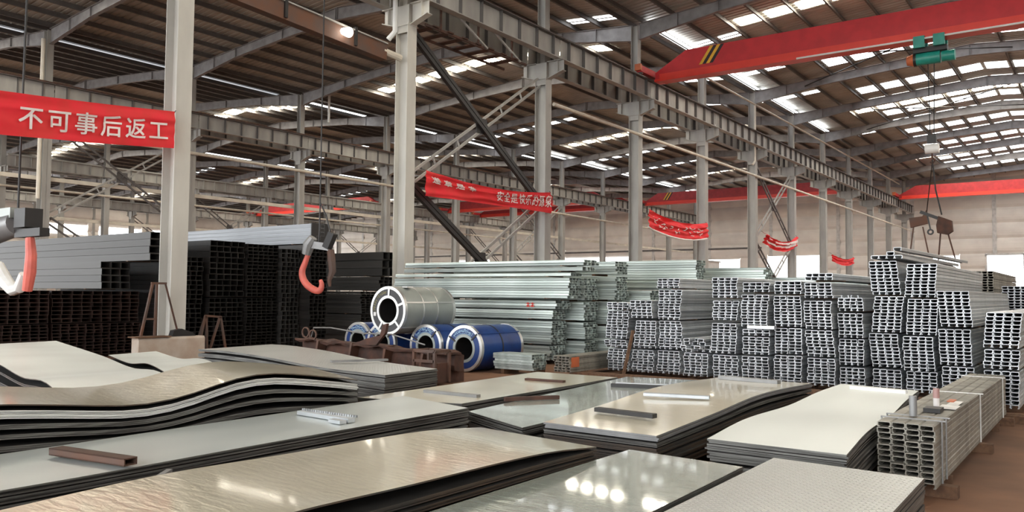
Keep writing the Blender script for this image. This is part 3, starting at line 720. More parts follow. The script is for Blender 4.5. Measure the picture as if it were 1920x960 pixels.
for (a, b) in (((12.05, 0), (12.28, 1.06)), ((12.36, 0), (12.30, 1.04)), ((12.36, 0), (12.70, 1.02)), ((12.93, 0), (12.72, 1.02))):
    MB().bar((-18.5, a[0], a[1]), (-18.5, b[0], b[1]), .05, .05).build('leg', 'rust_paint', t)
MB().bar((-18.5, 12.26, 1.06), (-18.5, 12.74, 1.02), .05, .05).build('top_bar', 'rust_paint', t)
MB().bar((-18.75, 12.1, 0), (-18.5, 12.28, 1.05), .05, .05).build('leg', 'rust_paint', t)

# ================================================================ rolled sections
def channel_mesh(nm, mt, w=.127, h=.058, t=.0105, L=6.0):
    lip = .022
    # inverted trough: web on top, legs with small inturned feet
    outer = [(0, 0), (0, h-.012), (.012, h), (w-.012, h), (w, h-.012), (w, 0), (w-lip, 0), (w-lip, .009), (w-t, .014), (w-t, h-t-.006), (w-t-.006, h-t), (t+.006, h-t), (t, h-t-.006), (t, .014), (lip, .009), (lip, 0)]
    mb = MB(); n = len(outer)
    for y in (0, L):
        for p, q in outer: mb.v.append((p, y, q))
    for i in range(n): j = (i+1) % n; mb.face([i, j, n+j, n+i])
    # end cap as quads around the outline
    for b, fl in ((0, 1), (n, 0)):
        for q in ((0, 1, 12, 13), (1, 2, 11, 12), (2, 3, 10, 11), (3, 4, 9, 10), (4, 5, 8, 9), (0, 13, 14, 15), (5, 6, 7, 8)):
            mb.face([b+i for i in (q if fl else q[::-1])])
    me = mb.mesh(nm, mt); fixn(me); return me
def tube_mesh(nm, mt, w=.2, h=.1, t=.008, L=6.0, rim=None):
    mb = MB(); mb.box(0, w, .3, L, 0, h)
    mb = MB(); b = 0
    for y in (0, L):
        for (p, q) in ((0, 0), (w, 0), (w, h), (0, h)): mb.v.append((p, y, q))
    for (p, q) in ((t, t), (w-t, t), (w-t, h-t), (t, h-t)): mb.v.append((p, 0, q))
    for (p, q) in ((t, t), (w-t, t), (w-t, h-t), (t, h-t)): mb.v.append((p, .5, q))
    for q in ((0, 1, 5, 4), (1, 2, 6, 5), (2, 3, 7, 6), (3, 0, 4, 7), (4, 5, 6, 7)): mb.face(list(q))
    for i in range(4):
        j = (i+1) % 4; mb.face([i, j, 8+j, 8+i]); mb.face([8+i, 8+j, 12+j, 12+i])
    mb.face([12, 13, 14, 15])
    me = mb.mesh(nm, mt); fixn(me); return me
CH = channel_mesh('steel_channel', 'galv')
CHG = channel_mesh('steel_channel_long', 'galv_green')
CHD = channel_mesh('steel_channel_dull', 'galv_dull')
TB = tube_mesh('steel_tube', 'black'); TBR = tube_mesh('steel_tube_rust', 'black_rust')
TBS = tube_mesh('steel_tube_side', 'dark_side'); TBL = tube_mesh('steel_tube_light', 'grey_side')
BEAR = MB().box(0, 1, 0, 1, 0, 1).mesh('bearer', 'wood'); fixn(BEAR)
def bundle(name, me, x, y, z0, z1, W, nc, nr, L, axis, lb, cat, grp, part='steel_channel', slant=0., jit=.006, base=(.127, .058), bear=True, rnd=None):
    """tied bundle: nc x nr sections; axis 'y': ends face the camera side (-y), 'x': ends face +x; (x, y) = corner of the end face"""
    rnd = rnd or random
    t = thing(name, (x, y, z0), lb, cat, grp)
    pw, ph = W/nc, (z1-z0)/nr
    for r in range(nr):
        off = slant*r*ph+rnd.uniform(-jit, jit)
        for c in range(nc):
            a = c*pw+off; e = rnd.uniform(-.05, .03)
            sc = (pw/base[0]*.985, L/6, ph/base[1]*.96)
            if axis == 'y': link(part, me, t, (a, e, r*ph), (0, 0, 0), sc)
            else: link(part, me, t, (e, a, r*ph), (0, 0, math.pi/2), sc)
    if True:
        hb = z0 if z0 < .15 else (.02 if bear else .045)
        for f_ in (.12, .8):
            if axis == 'y': link('bearer', BEAR, t, (-.02, L*f_, -hb), (0, 0, 0), (W+.04, .08, hb))
            else: link('bearer', BEAR, t, (-L*f_, -.02, -hb), (0, 0, 0), (.08, W+.04, hb))
    return t
TIER = ['bottom', 'second', 'third', 'fourth', 'fifth', 'top']
# front row, ends towards the camera: (y, x0, x1, [(z0, z1)...])
FRONT = [
 (15.3, -8.61, -8.09, [(.1, .55), (.58, .74), (.77, 1.35), (1.37, 1.52)]),
 (15.3, -8.02, -7.52, [(.1, .55), (.59, 1.15), (1.21, 1.57)]),
 (15.3, -7.47, -6.96, [(.1, .56), (.59, 1.16), (1.19, 1.79), (1.82, 2.02)]),
 (15.2, -6.85, -6.33, [(.1, .55)]),
 (15.2, -6.24, -5.72, [(.1, .54), (.58, 1.15), (1.21, 1.58), (1.64, 2.03)]),
 (15.0, -5.57, -5.05, [(.1, .56), (.6, .92), (.95, 1.06), (1.11, 1.7), (1.75, 1.93)]),
 (15.0, -4.97, -4.46, [(.12, .61), (.64, 1.1), (1.13, 1.68), (1.72, 1.95)]),
 (14.9, -4.38, -3.89, [(.11, .59), (.62, 1.08), (1.11, 1.6), (1.65, 1.92), (1.97, 2.09)]),
 (15.1, -3.85, -3.42, [(.1, .45), (.49, .94), (.97, 1.39), (1.43, 1.66)]),
 (15.2, -3.36, -2.88, [(.1, .44), (.48, 1.05), (1.08, 1.69), (1.72, 2.3)]),
 (15.0, -2.78, -2.30, [(.1, .45), (.47, 1.03), (1.06, 1.65), (1.68, 2.23)]),
 (14.6, -2.18, -1.71, [(.12, .59), (.62, 1.18), (1.22, 1.78)]),
 (13.6, -1.48, -1.02, [(.12, .64), (.67, .94), (.97, 1.47)])]
rr = random.Random(11)
for s, (y, x0, x1, tiers) in enumerate(FRONT):
    for k, (z0, z1) in enumerate(tiers):
        nr = max(1, round((z1-z0)/.056)); tn = TIER[k]+' tier' if k < len(tiers)-1 or k == 0 else 'top tier'
        b_ = bundle('channel_bundle', CH, x0+rr.uniform(-.02, .02), y+rr.uniform(-.08, .08), z0, z1, x1-x0-.02, 4, nr, 6.0, 'y',
               'galvanized channel bundle, %s of %s stack from the left in the front row' % (tn, ORD[s]), 'channel bundle', 'front row of channel bundles',
               slant=rr.choice([-.10, -.05, 0, .05, .09]) if k else 0, rnd=rr)
# loose channels thrown on the fourth stack, odd ones on top of others
def loose(x, y, z, L, lb, rot=(0, 0, 0), me=None, grp='loose channels lying on the stacks'):
    o = D.objects.new('steel_channel', me or CH); COL.objects.link(o); o.location = (x, y, z); o.rotation_euler = rot; o.scale = (1, L/6, 1)
    tag(o, lb, 'channel', grp); return o
i = 0
for r in range(4):
    for c in range(4-(r > 1)):
        loose(-6.86+c*.14+r*.03, 15.15+rr.uniform(-.15, .1), .585+r*.065, 5.8, 'loose channel in the low untidy heap, layer %s, place %s from left' % (ORD[r], ORD[c]), (0, rr.uniform(-.12, .12), rr.uniform(-.01, .012)), grp='loose channels heaped on the low fourth stack')
loose(-2.95, 15.0, 2.46, 6, 'loose channel lying topmost on the tall tenth stack', (0, 0, -.04)); loose(-3.08, 15.1, 2.395, 6, 'loose channel under topmost one on tenth stack', (0, 0, -.03))
for c in range(4): loose(-3.34+c*.125, 15.15, 2.335, 6, 'loose flat channel, %s from left across the top of the tenth stack' % ORD[c], (0, 0, 0))
for c in range(2): loose(-3.7+c*.16, 15.1, 1.70, 6, 'upturned loose channel on ninth stack, %s' % ('left one' if c == 0 else 'right one'), (0, math.pi, 0))
loose(-5.42, 14.95, 1.076, .5, 'short bright channel offcut between tiers of sixth stack', (0, 0, -1.57))
# timber sleepers along the front of the row
for k, (xa, xb, yf) in enumerate(((-8.9, -5.2, 14.85), (-5.1, -2.2, 14.6), (-2.1, -.6, 13.4))):
    o = MB().box(xa, xb, yf-.5, yf-.38, 0, .1).build('timber_sleeper', 'wood'); tag(o, 'brown timber sleeper on floor before the channel stacks, %s from left' % ORD[k], 'timber', 'timber sleepers before the channel stacks')
    o = MB().box(xa+.1, xb-.1, yf-.3, yf-.18, 0, .1).build('timber_sleeper', 'wood'); tag(o, 'brown timber sleeper close against channel stacks, %s from left' % ORD[k], 'timber', 'timber sleepers before the channel stacks')
o = MB().bar((-8.07, 14.98, .03), (-7.93, 15.14, .95), .06, .05).build('leaning_plank', 'wood'); tag(o, 'brown plank leaning between first and second channel stacks', 'plank')
# second row behind, and far right piles
bundle('channel_bundle', CHD, -3.3, 23.2, .1, 2.35, 1.0, 8, 36, 6, 'y', 'dull rusty channel stack behind the tall bright stacks, far right', 'channel bundle', 'rear stacks', bear=False, rnd=rr)
for k, (z0, z1) in enumerate(((.1, .7), (.74, 1.3), (1.34, 1.95))):
    bundle('channel_bundle', CH, -1.95, 21.2, z0, z1, .6, 5, 10, 6, 'y', 'channel bundle behind the front row at far right, %s tier' % TIER[k], 'channel bundle', 'rear stacks', rnd=rr)
for k, (z0, z1) in enumerate(((.1, .8), (.84, 1.75))):
    bundle('channel_bundle', CHG, -.93, 15.2, z0, z1-.05, .45, 4, 12, 6, 'y', 'channel bundle at right edge behind thirteenth stack, %s tier' % TIER[k], 'channel bundle', 'rear stacks', rnd=rr)
# long stacks lying across, ends towards the right: (end x, y, z0, z1, rows, cols, label bits)
LONG = [(-9.6, 13.95, .1, .43, 6, 5, 'low galvanized bundle right of the blue coil'),
 (-10.85, 16.5, .1, .44, 6, 5, 'long pale channel bundle behind the coils, bottom tier'),
 (-10.80, 16.5, .48, 1.04, 10, 4, 'long pale channel bundle behind the coils, second tier'),
 (-10.80, 16.5, 1.09, 1.30, 4, 4, 'thin pale channel layer behind the coils, third tier'),
 (-10.70, 16.5, 1.33, 1.53, 3, 4, 'thin pale channel layer behind the coils, fourth tier'),
 (-10.34, 16.5, 1.59, 2.08, 8, 4, 'long pale channel bundle behind the coils, fifth tier'),
 (-10.30, 16.5, 2.12, 2.20, 1, 4, 'single channel layer behind the coils, under the top tiers'),
 (-9.95, 16.5, 2.24, 2.34, 1, 4, 'single channel layer behind the coils, second from top'),
 (-9.91, 16.5, 2.37, 2.50, 2, 4, 'topmost long channel layer behind the coils')]
for x, y, z0, z1, nr, nc, lb in LONG:
    bundle('channel_bundle', CHG, x, y, z0, z1, .62 if y > 14 else .5, nc, nr, 5.7 if y > 14 else 1.0, 'x', lb, 'channel bundle', 'long pale channel bundles lying across', rnd=rr, bear=True)
for q, (xe, y, tiers, nm) in enumerate(((-10.35, 17.25, ((.1, .55), (.6, 1.0), (1.05, 1.5), (1.55, 2.08)), 'second'), (-9.9, 18.0, ((.1, .9), (.95, 1.52), (1.56, 2.14), (2.2, 2.52)), 'third'), (-9.35, 18.8, ((.1, 1.0), (1.04, 1.8)), 'fourth'))):
    for k, (z0, z1) in enumerate(tiers):
        bundle('channel_bundle', CHG, xe, y, z0, z1, .62, 4, max(1, round((z1-z0)/.06)), 5.7, 'x', 'long channel bundle, %s tier, in %s line behind the coils' % (TIER[k], nm), 'channel bundle', 'long pale channel bundles lying across', rnd=rr, bear=False)
for q, (xe, y, tiers, nm) in enumerate(((-8.75, 20.2, ((.1, .9), (.95, 1.78), (1.82, 2.08), (2.1, 2.62)), 'left'), (-7.4, 21.6, ((.1, 1.0), (1.05, 1.8), (1.84, 2.45)), 'middle'), (-4.3, 22.3, ((.1, 1.0), (1.05, 2.2)), 'right'))):
    for k, (z0, z1) in enumerate(tiers):
        bundle('channel_bundle', CHG, xe, y, z0, z1, .6, 4, max(1, round((z1-z0)/.062)), 5.7, 'x', 'grey-green long bundle, %s tier, %s pile behind first front stacks' % (TIER[k], nm), 'channel bundle', 'grey-green piles behind the front row', rnd=rr, bear=False)
t = bundle('channel_bundle', CHD, -9.2, 14.15, .1, .43, .37, 4, 6, 5.0, 'y', 'dull channel bundle with red paint patch left of the front row', 'channel bundle', None, rnd=rr)
MB().box(-8.835, -8.825, 14.2, 14.5, .2, .4).build('paint_patch', 'orange', t)
def redmark(x, y, z, lb):
    t = thing('painted_mark', (x, y, z), lb, 'marking'); rnd = random.Random(3)
    for k in (0, 1):
        for (a, b, c, d) in ((0, 0, .09, 0), (0, .05, .09, .05), (.045, -.02, .045, .08), (0, -.02, .09, -.02)):
            xx = x+k*.13; MB().bar((xx+a, y, z+b), (xx+c, y, z+d), .02, .008, upv=(0, 1, 0)).build('stroke', 'red_bright', t)
redmark(-11.55, 16.485, 1.4, 'two red painted characters on the long pale channels')

# ---- black tubes and bars on the left (lying across, ends to the right)
def black(x, y, z0, z1, W, nc, nr, L, lb, me=None, tw=.2, th=.1):
    return bundle('tube_bundle', me or TB, x, y, z0, z1, W, nc, nr, L, 'x', lb, 'tube bundle', 'black steel stock left of the coils', part='steel_tube', base=(tw, th), jit=.01, rnd=rr, bear=True)
black(-20.5, 7.4, .08, .85, 2.0, 10, 10, 6, 'dark rusty tube bundle at far left edge, lower tier', TBR)
black(-20.5, 7.4, .88, 1.66, 2.0, 9, 8, 6, 'dark rusty tube bundle at far left edge, upper tier', TBR)
black(-20.5, 9.5, .08, .85, 2.2, 11, 10, 6, 'dark rusty tube bundle left of the first column, lower tier', TBR)
black(-20.6, 9.5, .88, 1.66, 2.2, 9, 8, 6, 'dark rusty tube bundle left of the first column, upper tier', TBR)
black(-20.8, 10.8, 1.72, 2.42, .75, 3, 4, 7, 'long dark bars left of the first column, third tier', TBS, .2, .1)
black(-19.9, 11.55, 2.46, 3.2, .6, 2, 4, 9, 'long dark grey bars topmost left of the first column', TBS)
black(-19.9, 12.2, .08, 2.6, .9, 5, 20, 6, 'black tube bundle just behind the first column')
black(-19.8, 13.24, .08, 1.5, 1.1, 6, 11, 6, 'black tube bundle right of first column, lower tier')
black(-19.8, 13.24, 1.54, 3.08, 1.1, 5, 10, 6, 'black tube bundle right of first column, upper tier')
black(-19.7, 14.38, .08, 1.5, 1.05, 6, 16, 6, 'black tube bundle beside small trestle, lower tier')
black(-19.7, 14.38, 1.54, 3.04, 1.05, 6, 15, 6, 'black tube bundle beside small trestle, upper tier')
black(-19.55, 15.47, .08, 2.95, .62, 4, 22, 6, 'dark grey tube stack between black bundles', TBS)
black(-19.1, 16.15, .08, 3.1, .62, 4, 26, 6, 'tall black tube tower behind the pink-red tong')
black(-19.1, 16.15, 3.13, 3.72, .62, 4, 5, 7.5, 'light grey tubes with black ends on top of tower', TBL)
MB().box(-19.12, -19.085, 16.13, 16.79, 3.1, 3.74).build('end_face', 'blackpaint', thing('end_cover', (-19.1, 16.45, 3.1), 'black end cover on topmost light grey tubes', 'cover'))
black(-18.9, 18.0, .08, 1.0, 1.3, 7, 10, 6, 'dark bar stack left of tall column, lower tier', TBS, .2, .1)
black(-18.9, 18.0, 1.03, 1.72, 1.2, 6, 9, 6, 'dark bar stack left of tall column, second tier', TBS, .2, .1)
black(-18.7, 18.6, 1.76, 2.2, .8, 4, 4, 6, 'dark bar stack left of tall column, third tier', TBS, .2, .1)
black(-18.72, 18.75, 2.23, 3.0, .8, 3, 3, 7, 'wide dark bars topmost left of tall column', TBS, .2, .1)
t = black(-18.7, 20.3, .1, 1.2, .8, 4, 8, 5, 'pale bundle glimpsed between dark bars and grey coil', TBL)

# ---- near right bundle
t = bundle('channel_bundle', CHD, -1.62, 7.5, .1, .62, .44, 4, 11, 5.6, 'y', 'dusty strapped channel bundle lying near the right edge', 'channel bundle', None, rnd=rr, jit=.003, bear=False)
for y in (7.78, 8.0, 10.3, 12.6):
    mb = MB(); mb.box(-1.65, -1.14, y, y+.025, .615, .625); mb.box(-1.175, -1.165, y, y+.025, .1, .62); mb.box(-1.65, -1.64, y, y+.025, .1, .62); mb.build('strap', 'steelgrey' if y < 10 else 'paper', t)
for y in (7.7, 10.2, 12.6): MB().box(-1.72, -1.05, y, y+.12, 0, .1).build('bearer', 'wood', t)
o = MB().tube([(-1.42, 7.95, .625), (-1.42, 7.95, .80)], .032, 14).build('steel_stub', 'steelgrey', smooth=True); tag(o, 'upright dark steel tube stub on the near right bundle', 'stub')
t = thing('plastic_bottle', (-1.36, 8.75, .62), 'small clear bottle with pinkish top on the near right bundle', 'bottle')
MB().tube([(-1.36, 8.75, .625), (-1.36, 8.75, .71)], .028, 12).build('bottle_body', 'glass', t, smooth=True)
MB().tube([(-1.36, 8.75, .71), (-1.36, 8.75, .80)], [.03, .028], 12).build('bottle_top', 'pinkcap', t, smooth=True)
o = MB().box(-1.40, -1.26, 8.3, 8.5, .622, .66).build('black_box', 'blackpaint'); tag(o, 'flat black box beside bottle on near right bundle', 'box')
for k, (a, b, c, d, r_) in enumerate(((-1.34, -1.18, 8.62, 8.95, .1), (-1.30, -1.2, 8.9, 9.3, -.1))):
    o = MB().box(a, b, c, d, .628+k*.004, .631+k*.004).build('paper_sheet', 'paper'); tag(o, ('nearer' if k == 0 else 'farther')+' white paper sheet lying on near right bundle', 'paper', 'papers on the bundle')
o = MB().box(-1.33, -1.27, 9.15, 9.35, .636, .645).build('marker_pen', 'orange'); tag(o, 'orange marker lying on the papers', 'pen')

# ================================================================ coils
def coil(x, y, z, R, L, lb, kind='blue', rot=0.):
    """steel coil, axis along y, front face at y"""
    t = thing('steel_coil', (x, y, z-R), lb, 'coil')
    r = R*.52 if kind == 'blue' else R*.54
    wm, fm, bm_ = ('blue', 'blue', 'silver') if kind == 'blue' else ('coilgrey', 'coilface', 'silver')
    MB().ring((x, z), r, R, y+.012, y+L, 48).build('wrap', wm, t, smooth=True)
    MB().ring((x, z), r+.0, R-.02, y-.004, y+.02, 48).build('face_disc', fm, t)
    MB().ring((x, z), R-.055, R+.008, y-.012, y+.07, 48).build('rim_band', bm_, t, smooth=True)
    MB().ring((x, z), R-.055, R+.008, y+L-.07, y+L+.012, 48).build('rim_band', bm_, t, smooth=True)
    MB().ring((x, z), r-.012, r+.05, y-.012, y+.02, 40).build('bore_ring', bm_ if kind != 'blue' else 'coilgrey', t, smooth=True)
    MB().ring((x, z), r-.012, r+.01, y+.02, y+L, 40).build('bore_dark_lining', 'blackpaint', t, smooth=True)  # bore lined in black to make its inside dark
    MB().ring((x, z), 0.001, r, y+L-.1, y+L-.08, 24).build('bore_dark_disc', 'blackpaint', t)  # black disc closing the bore, for the same dark inside
    straps = ((.72, 2.6) if kind == 'blue' else (.35, 1.5, 4.15, 5.5))
    for a in straps:
        a += rot; c, s = math.cos(a), math.sin(a); mb = MB()
        mb.bar((x+c*(r+.02), y-.014, z+s*(r+.02)), (x+c*(R-.01), y-.014, z+s*(R-.01)), .05 if kind != 'blue' else .035, .012, upv=(0, 1, 0))
        mb.build('radial_strap', 'silver' if kind != 'blue' else 'blackpaint', t)
        MB().bar((x+c*(R+.004), y, z+s*(R+.004)), (x+c*(R+.004), y+L, z+s*(R+.004)), .035, .01, upv=(c, 0, s)).build('edge_strap', 'silver' if kind != 'blue' else 'blue', t)
    for q in ((.36, .64) if kind != 'blue' else (.5,)):
        MB().ring((x, z), R-.01, R+.008, y+L*q-.018, y+L*q+.018, 48).build('girth_strap', 'silver' if kind != 'blue' else 'blackpaint', t)
    # arc of printed marks
    rnd = random.Random(int(x*100)); mb = MB(); n = 13; a0, a1 = (.95, 2.35) if kind == 'blue' else (1.75, 3.4)
    for i in range(n):
        a = a1+rot-(a1-a0)*i/(n-1); rm = r+(R-r)*.55; c, s = math.cos(a), math.sin(a)
        for j in range(3):
            dr = rnd.uniform(-.035, .035); da = rnd.uniform(-.02, .02); c2, s2 = math.cos(a+da), math.sin(a+da); l = rnd.uniform(.012, .03)
            if j % 2: mb.bar((x+c2*(rm+dr-l), y-.006, z+s2*(rm+dr-l)), (x+c2*(rm+dr+l), y-.006, z+s2*(rm+dr+l)), .012, .004, upv=(0, 1, 0))
            else: mb.bar((x+c2*(rm+dr)-s2*l, y-.006, z+s2*(rm+dr)+c2*l), (x+c2*(rm+dr)+s2*l, y-.006, z+s2*(rm+dr)-c2*l), .012, .004, upv=(0, 1, 0))
    if kind == 'blue':
        for i in range(24):
            a = a1+rot-(a1-a0)*i/23; rm = r+(R-r)*.28; c, s = math.cos(a), math.sin(a); mb.bar((x+c*(rm-.008), y-.006, z+s*(rm-.008)), (x+c*(rm+.008), y-.006, z+s*(rm+.008)), .009, .004, upv=(0, 1, 0))
    tag(mb.build('lettering', 'bluetext' if kind == 'blue' else 'olive', t), kind='stuff')
    a = 3.5 if kind == 'blue' else 3.35
    c, s = math.cos(a), math.sin(a); rm = (r+R)/2
    mb = MB(); mb.box(x+c*rm-.04, x+c*rm+.04, y-.012, y-.006, z+s*rm-.045, z+s*rm+.045); mb.build('label', 'paper', t)
    return t
coil(-11.22, 13.7, .50, .49, 1.5, 'blue-wrapped steel coil at right end of the lower coils')
coil(-12.68, 14.1, .48, .475, 1.4, 'blue-wrapped steel coil supporting the grey coil on its right', rot=.1)
coil(-14.20, 14.2, .47, .47, 1.4, 'blue-wrapped steel coil supporting the grey coil on its left', rot=-.1)
coil(-15.32, 14.5, .47, .46, 1.6, 'blue-wrapped steel coil at left end of the lower coils', rot=-.15)
t = coil(-13.45, 13.65, 1.27, .55, 1.75, 'grey banded steel coil lying on top of the blue coils', 'grey')
MB().box(-13.30, -13.14, 13.95, 14.15, 1.800, 1.83).build('label', 'paper', t)

# rusty girder and scrap in front of the coils
t = thing('scrap_girder', (-11, 12.2, 0), 'long rust-brown scrap girder lying before the blue coils', 'girder')
def RB(x): return 12.6-(x+14)*.16
def battered(a, b, wd, ht, seed, n=34, amp=.05):
    a, b = Vector(a), Vector(b); d = (b-a).normalized(); x = d.cross(Vector((0, 0, 1))).normalized(); mb = MB()
    for i in range(n+1):
        c = a+(b-a)*i/n
        for j, (p, q) in enumerate(((-1, -1), (0, -1.05), (1, -1), (1.05, 0), (1, 1), (0, 1.03), (-1, 1), (-1.05, 0))):
            nv = noise.noise(Vector((i*.35, j*1.7, seed)))*amp; mb.v.append(tuple(c+x*(p*wd/2+nv)+Vector((0, 0, q*ht/2+nv*1.4))))
    for i in range(n):
        for j in range(8): k = (j+1) % 8; mb.face([i*8+j, i*8+k, i*8+8+k, i*8+8+j])
    mb.face(list(range(8))); mb.face([n*8+j for j in range(8)][::-1]); return mb
battered((-15.4, 12.95, .40), (-9.9, 11.95, .38), .22, .30, 3).build('girder_body', 'rust', t)
battered((-15.4, 12.80, .57), (-9.9, 11.80, .55), .36, .035, 8, amp=.07).build('top_plate', 'rust', t)
for x in (-14.5, -13.2, -12.0, -10.8):
    MB().prism([(x, .1), (x+.05, .1), (x+.16, .6), (x+.1, .6)], 'y', RB(x)-.3, RB(x)-.05).build('rib', 'rust_paint', t)
for x in (-15.0, -12.5, -10.2): MB().box(x, x+.18, RB(x)-.15, RB(x)+.25, 0, .27).build('foot', 'rust', t)
t = thing('scrap_bracket', (-12.2, 11.9, .5), 'jagged rusty bracket rising from the scrap girder', 'bracket')
MB().prism([(-12.9, .58), (-12.2, .60), (-11.95, .85), (-11.9, 1.05), (-12.02, 1.02), (-12.1, .80), (-12.5, .72)], 'y', 12.05, 12.12).build('plate', 'rust', t)
o = MB().tube([(-15.2, 12.9, .62), (-15.0, 12.8, .85), (-14.2, 12.6, .88), (-13.0, 12.45, .80), (-12.0, 12.3, .82), (-10.9, 12.1, .66)], .016, 5).build('steel_wire', 'steelgrey'); tag(o, 'bent grey wire strung along the top of the scrap girder', 'wire')
for k, (x, z) in enumerate(((-15.0, .75), (-14.75, .7))):
    mb = MB(); mb.ring((x, z), .10, .125, 12.55, 12.58, 16); o = mb.build('wire_loop', 'rust_paint'); tag(o, '%s rusty wire loop at left end of the scrap girder' % ('left' if k == 0 else 'right'), 'wire', 'wire loops on the girder')
t = thing('scrap_box', (-9.9, 11.4, .0), 'small rusty box frame at right end of the scrap girder', 'scrap')
mb = MB()
x0, x1, y0, y1, z0, z1 = -10.35, -9.85, 11.2, 11.6, 0.05, .62
for (a, b) in (((x0, y0, z0), (x0, y0, z1)), ((x1, y0, z0), (x1, y0, z1)), ((x0, y0, z1), (x1, y0, z1)), ((x0, y0, z1-.18), (x1, y0, z1-.18)), ((x1, y1, z0), (x1, y1, z1)), ((x1, y0, z1), (x1, y1, z1)), ((x0, y1, z1), (x1, y1, z1)), ((x0, y0, z1), (x0, y1, z1)), ((x0, y1, 0), (x0, y1, z1))): mb.bar(a, b, .05, .05)
mb.build('frame_bars', 'rust_paint', t); MB().box(x0+.08, x1-.02, y0+.1, y1, .05, .40).build('core_block', 'rust', t)
rs = random.Random(4)
for i in range(16):
    x, y = rs.uniform(-9.9, -9.0), rs.uniform(10.3, 11.1); a = rs.uniform(0, 3.1); l = rs.uniform(.12, .35); zc = .013
    p = Vector((x, y, zc)); d = Vector((math.cos(a)*l, math.sin(a)*l, 0))
    o = MB().bar(p, p+d, .03, .025).build('metal_offcut', 'rust' if i % 2 else 'steelgrey')
    tag(o, 'small scrap metal offcut on the floor before the blue coil', 'offcut', 'scrap offcuts before the blue coil')
# earth and boards on the floor at left
mb = MB(); rs = random.Random(9); nx, ny = 16, 12
for i in range(nx+1):
    for j in range(ny+1):
        u, v = i/nx, j/ny; e = min(u, 1-u, v, 1-v)*4; mb.v.append((-17.6+2.3*u, 8.3+1.6*v, max(.002, min(1, e)*(.16+.14*noise.noise(Vector((u*5, v*5, 1)))))))
for i in range(nx):
    for j in range(ny): a = i*(ny+1)+j; mb.face([a, a+ny+1, a+ny+2, a+1])
o = mb.build('brown_earth', 'floor', fix=False); tag(o, 'heap of loose brown earth on floor left of the concrete block', 'earth', kind='stuff')
for k, (a, b, c, d, z) in enumerate(((-9.2, -7.6, 10.9, 11.1, .12), (-9.1, -7.7, 11.4, 11.6, .12), (-10.6, -7.9, 9.9, 10.1, .12))):
    o = MB().box(a, b, c, d, 0, z).build('timber_board', 'wood'); tag(o, 'brown timber board on floor right of the tread-plate stack, %s' % ('nearest', 'middle', 'farthest')[(1, 2, 0)[k]], 'board', 'floor boards')

# ================================================================ sheet stacks
def pack(q, prof, n, th, lb, top_m, edge_m='sh_edge', nu=3, nv=26, jit=.02, grp=None, seed=0, open_=0.):
    """pack of n sheets; q = four corners (near-left, near-right, far-right, far-left); prof(u, v) = height of the pack's top; v runs along the length"""
    rnd = random.Random(seed); A, B, C_, D_ = [Vector((p[0], p[1], 0)) for p in q]
    ctr = (A+B+C_+D_)/4
    t = thing('sheet_pack', (ctr.x, ctr.y, prof(.5, .5)-n*th), lb, 'steel sheets', grp)
    for i in range(n):
        dx, dy = rnd.uniform(-jit, jit), rnd.uniform(-jit, jit); j0 = i
        if i == 0: dx = dy = 0
        mb = MB(); hz = th*.86
        for k in (0, 1):
            for a in range(nu+1):
                for b in range(nv+1):
                    u, v = a/nu, b/nv
                    p = (A*(1-u)+B*u)*(1-v)+(D_*(1-u)+C_*u)*v
                    z = prof(u, v)-i*th-(hz if k else 0)-open_*i*math.sin(math.pi*v)
                    mb.v.append((p.x+dx, p.y+dy, z))
        W_ = nv+1; S = (nu+1)*W_
        for a in range(nu):
            for b in range(nv):
                c = a*W_+b; mb.cur = 0 if i == 0 else 2; mb.face([c, c+W_, c+W_+1, c+1]); mb.cur = 2; mb.face([S+c, S+c+1, S+c+W_+1, S+c+W_])
        mb.cur = 1
        for b in range(nv):
            for c, fl in ((b, 0), (nu*W_+b, 1)):
                f_ = [c, c+1, S+c+1, S+c]; mb.face(f_[::-1] if fl else f_)
        for a in range(nu):
            for c, fl in ((a*W_, 1), (a*W_+nv, 0)):
                f_ = [c, c+W_, S+c+W_, S+c]; mb.face(f_[::-1] if fl else f_)
        mb.build('steel_sheet', [top_m, edge_m, 'sh_under'], t, smooth=True)
    return t
def bearers(q, z, lb, n=3):
    A, B, C_, D_ = [Vector((p[0], p[1], 0)) for p in q]
    for k in range(n):
        v = .08+.84*k/(n-1); p, r_ = A*(1-v)+D_*v, B*(1-v)+C_*v; d = (r_-p).normalized()*.06
        o = MB().bar((p-d)+Vector((0, 0, z/2)), (r_+d)+Vector((0, 0, z/2)), .1, z).build('timber_bearer', 'wood')
        tag(o, '%s timber bearer under %s' % (('front', 'middle', 'rear', 'last')[k], lb), 'timber', 'timber bearers under sheet stacks')
def stack(q, tops, packs, lb, mt, em='sh_edge', base=.1, mats=None, seed=1, jit=.02, cross=None, edges=None):
    """tops = [(v, z)] profile of the top; packs = list of (level fraction, flattening, n sheets, thickness)"""
    f_ = interp(tops); zm = min(z for v, z in tops)
    nmz = ['top', 'second', 'third', 'fourth', 'fifth', 'sixth', 'lowest']
    for i, (drop, flat, n, th) in enumerate(packs):
        def prof(u, v, drop=drop, flat=flat):
            z = f_(v); return zm+(z-zm)*flat-drop+(cross(u, v) if cross else 0)
        nm = nmz[i] if i < len(packs)-1 or i == 0 else 'lowest'
        pack(q, prof, n, th, '%s pack of sheets in %s' % (nm, lb), (mats[i] if mats else (mt if i == 0 else 'sh_under')), (edges[i] if edges else em), seed=seed*10+i, jit=jit, grp='packs in '+lb)
    bearers(q, base, lb)
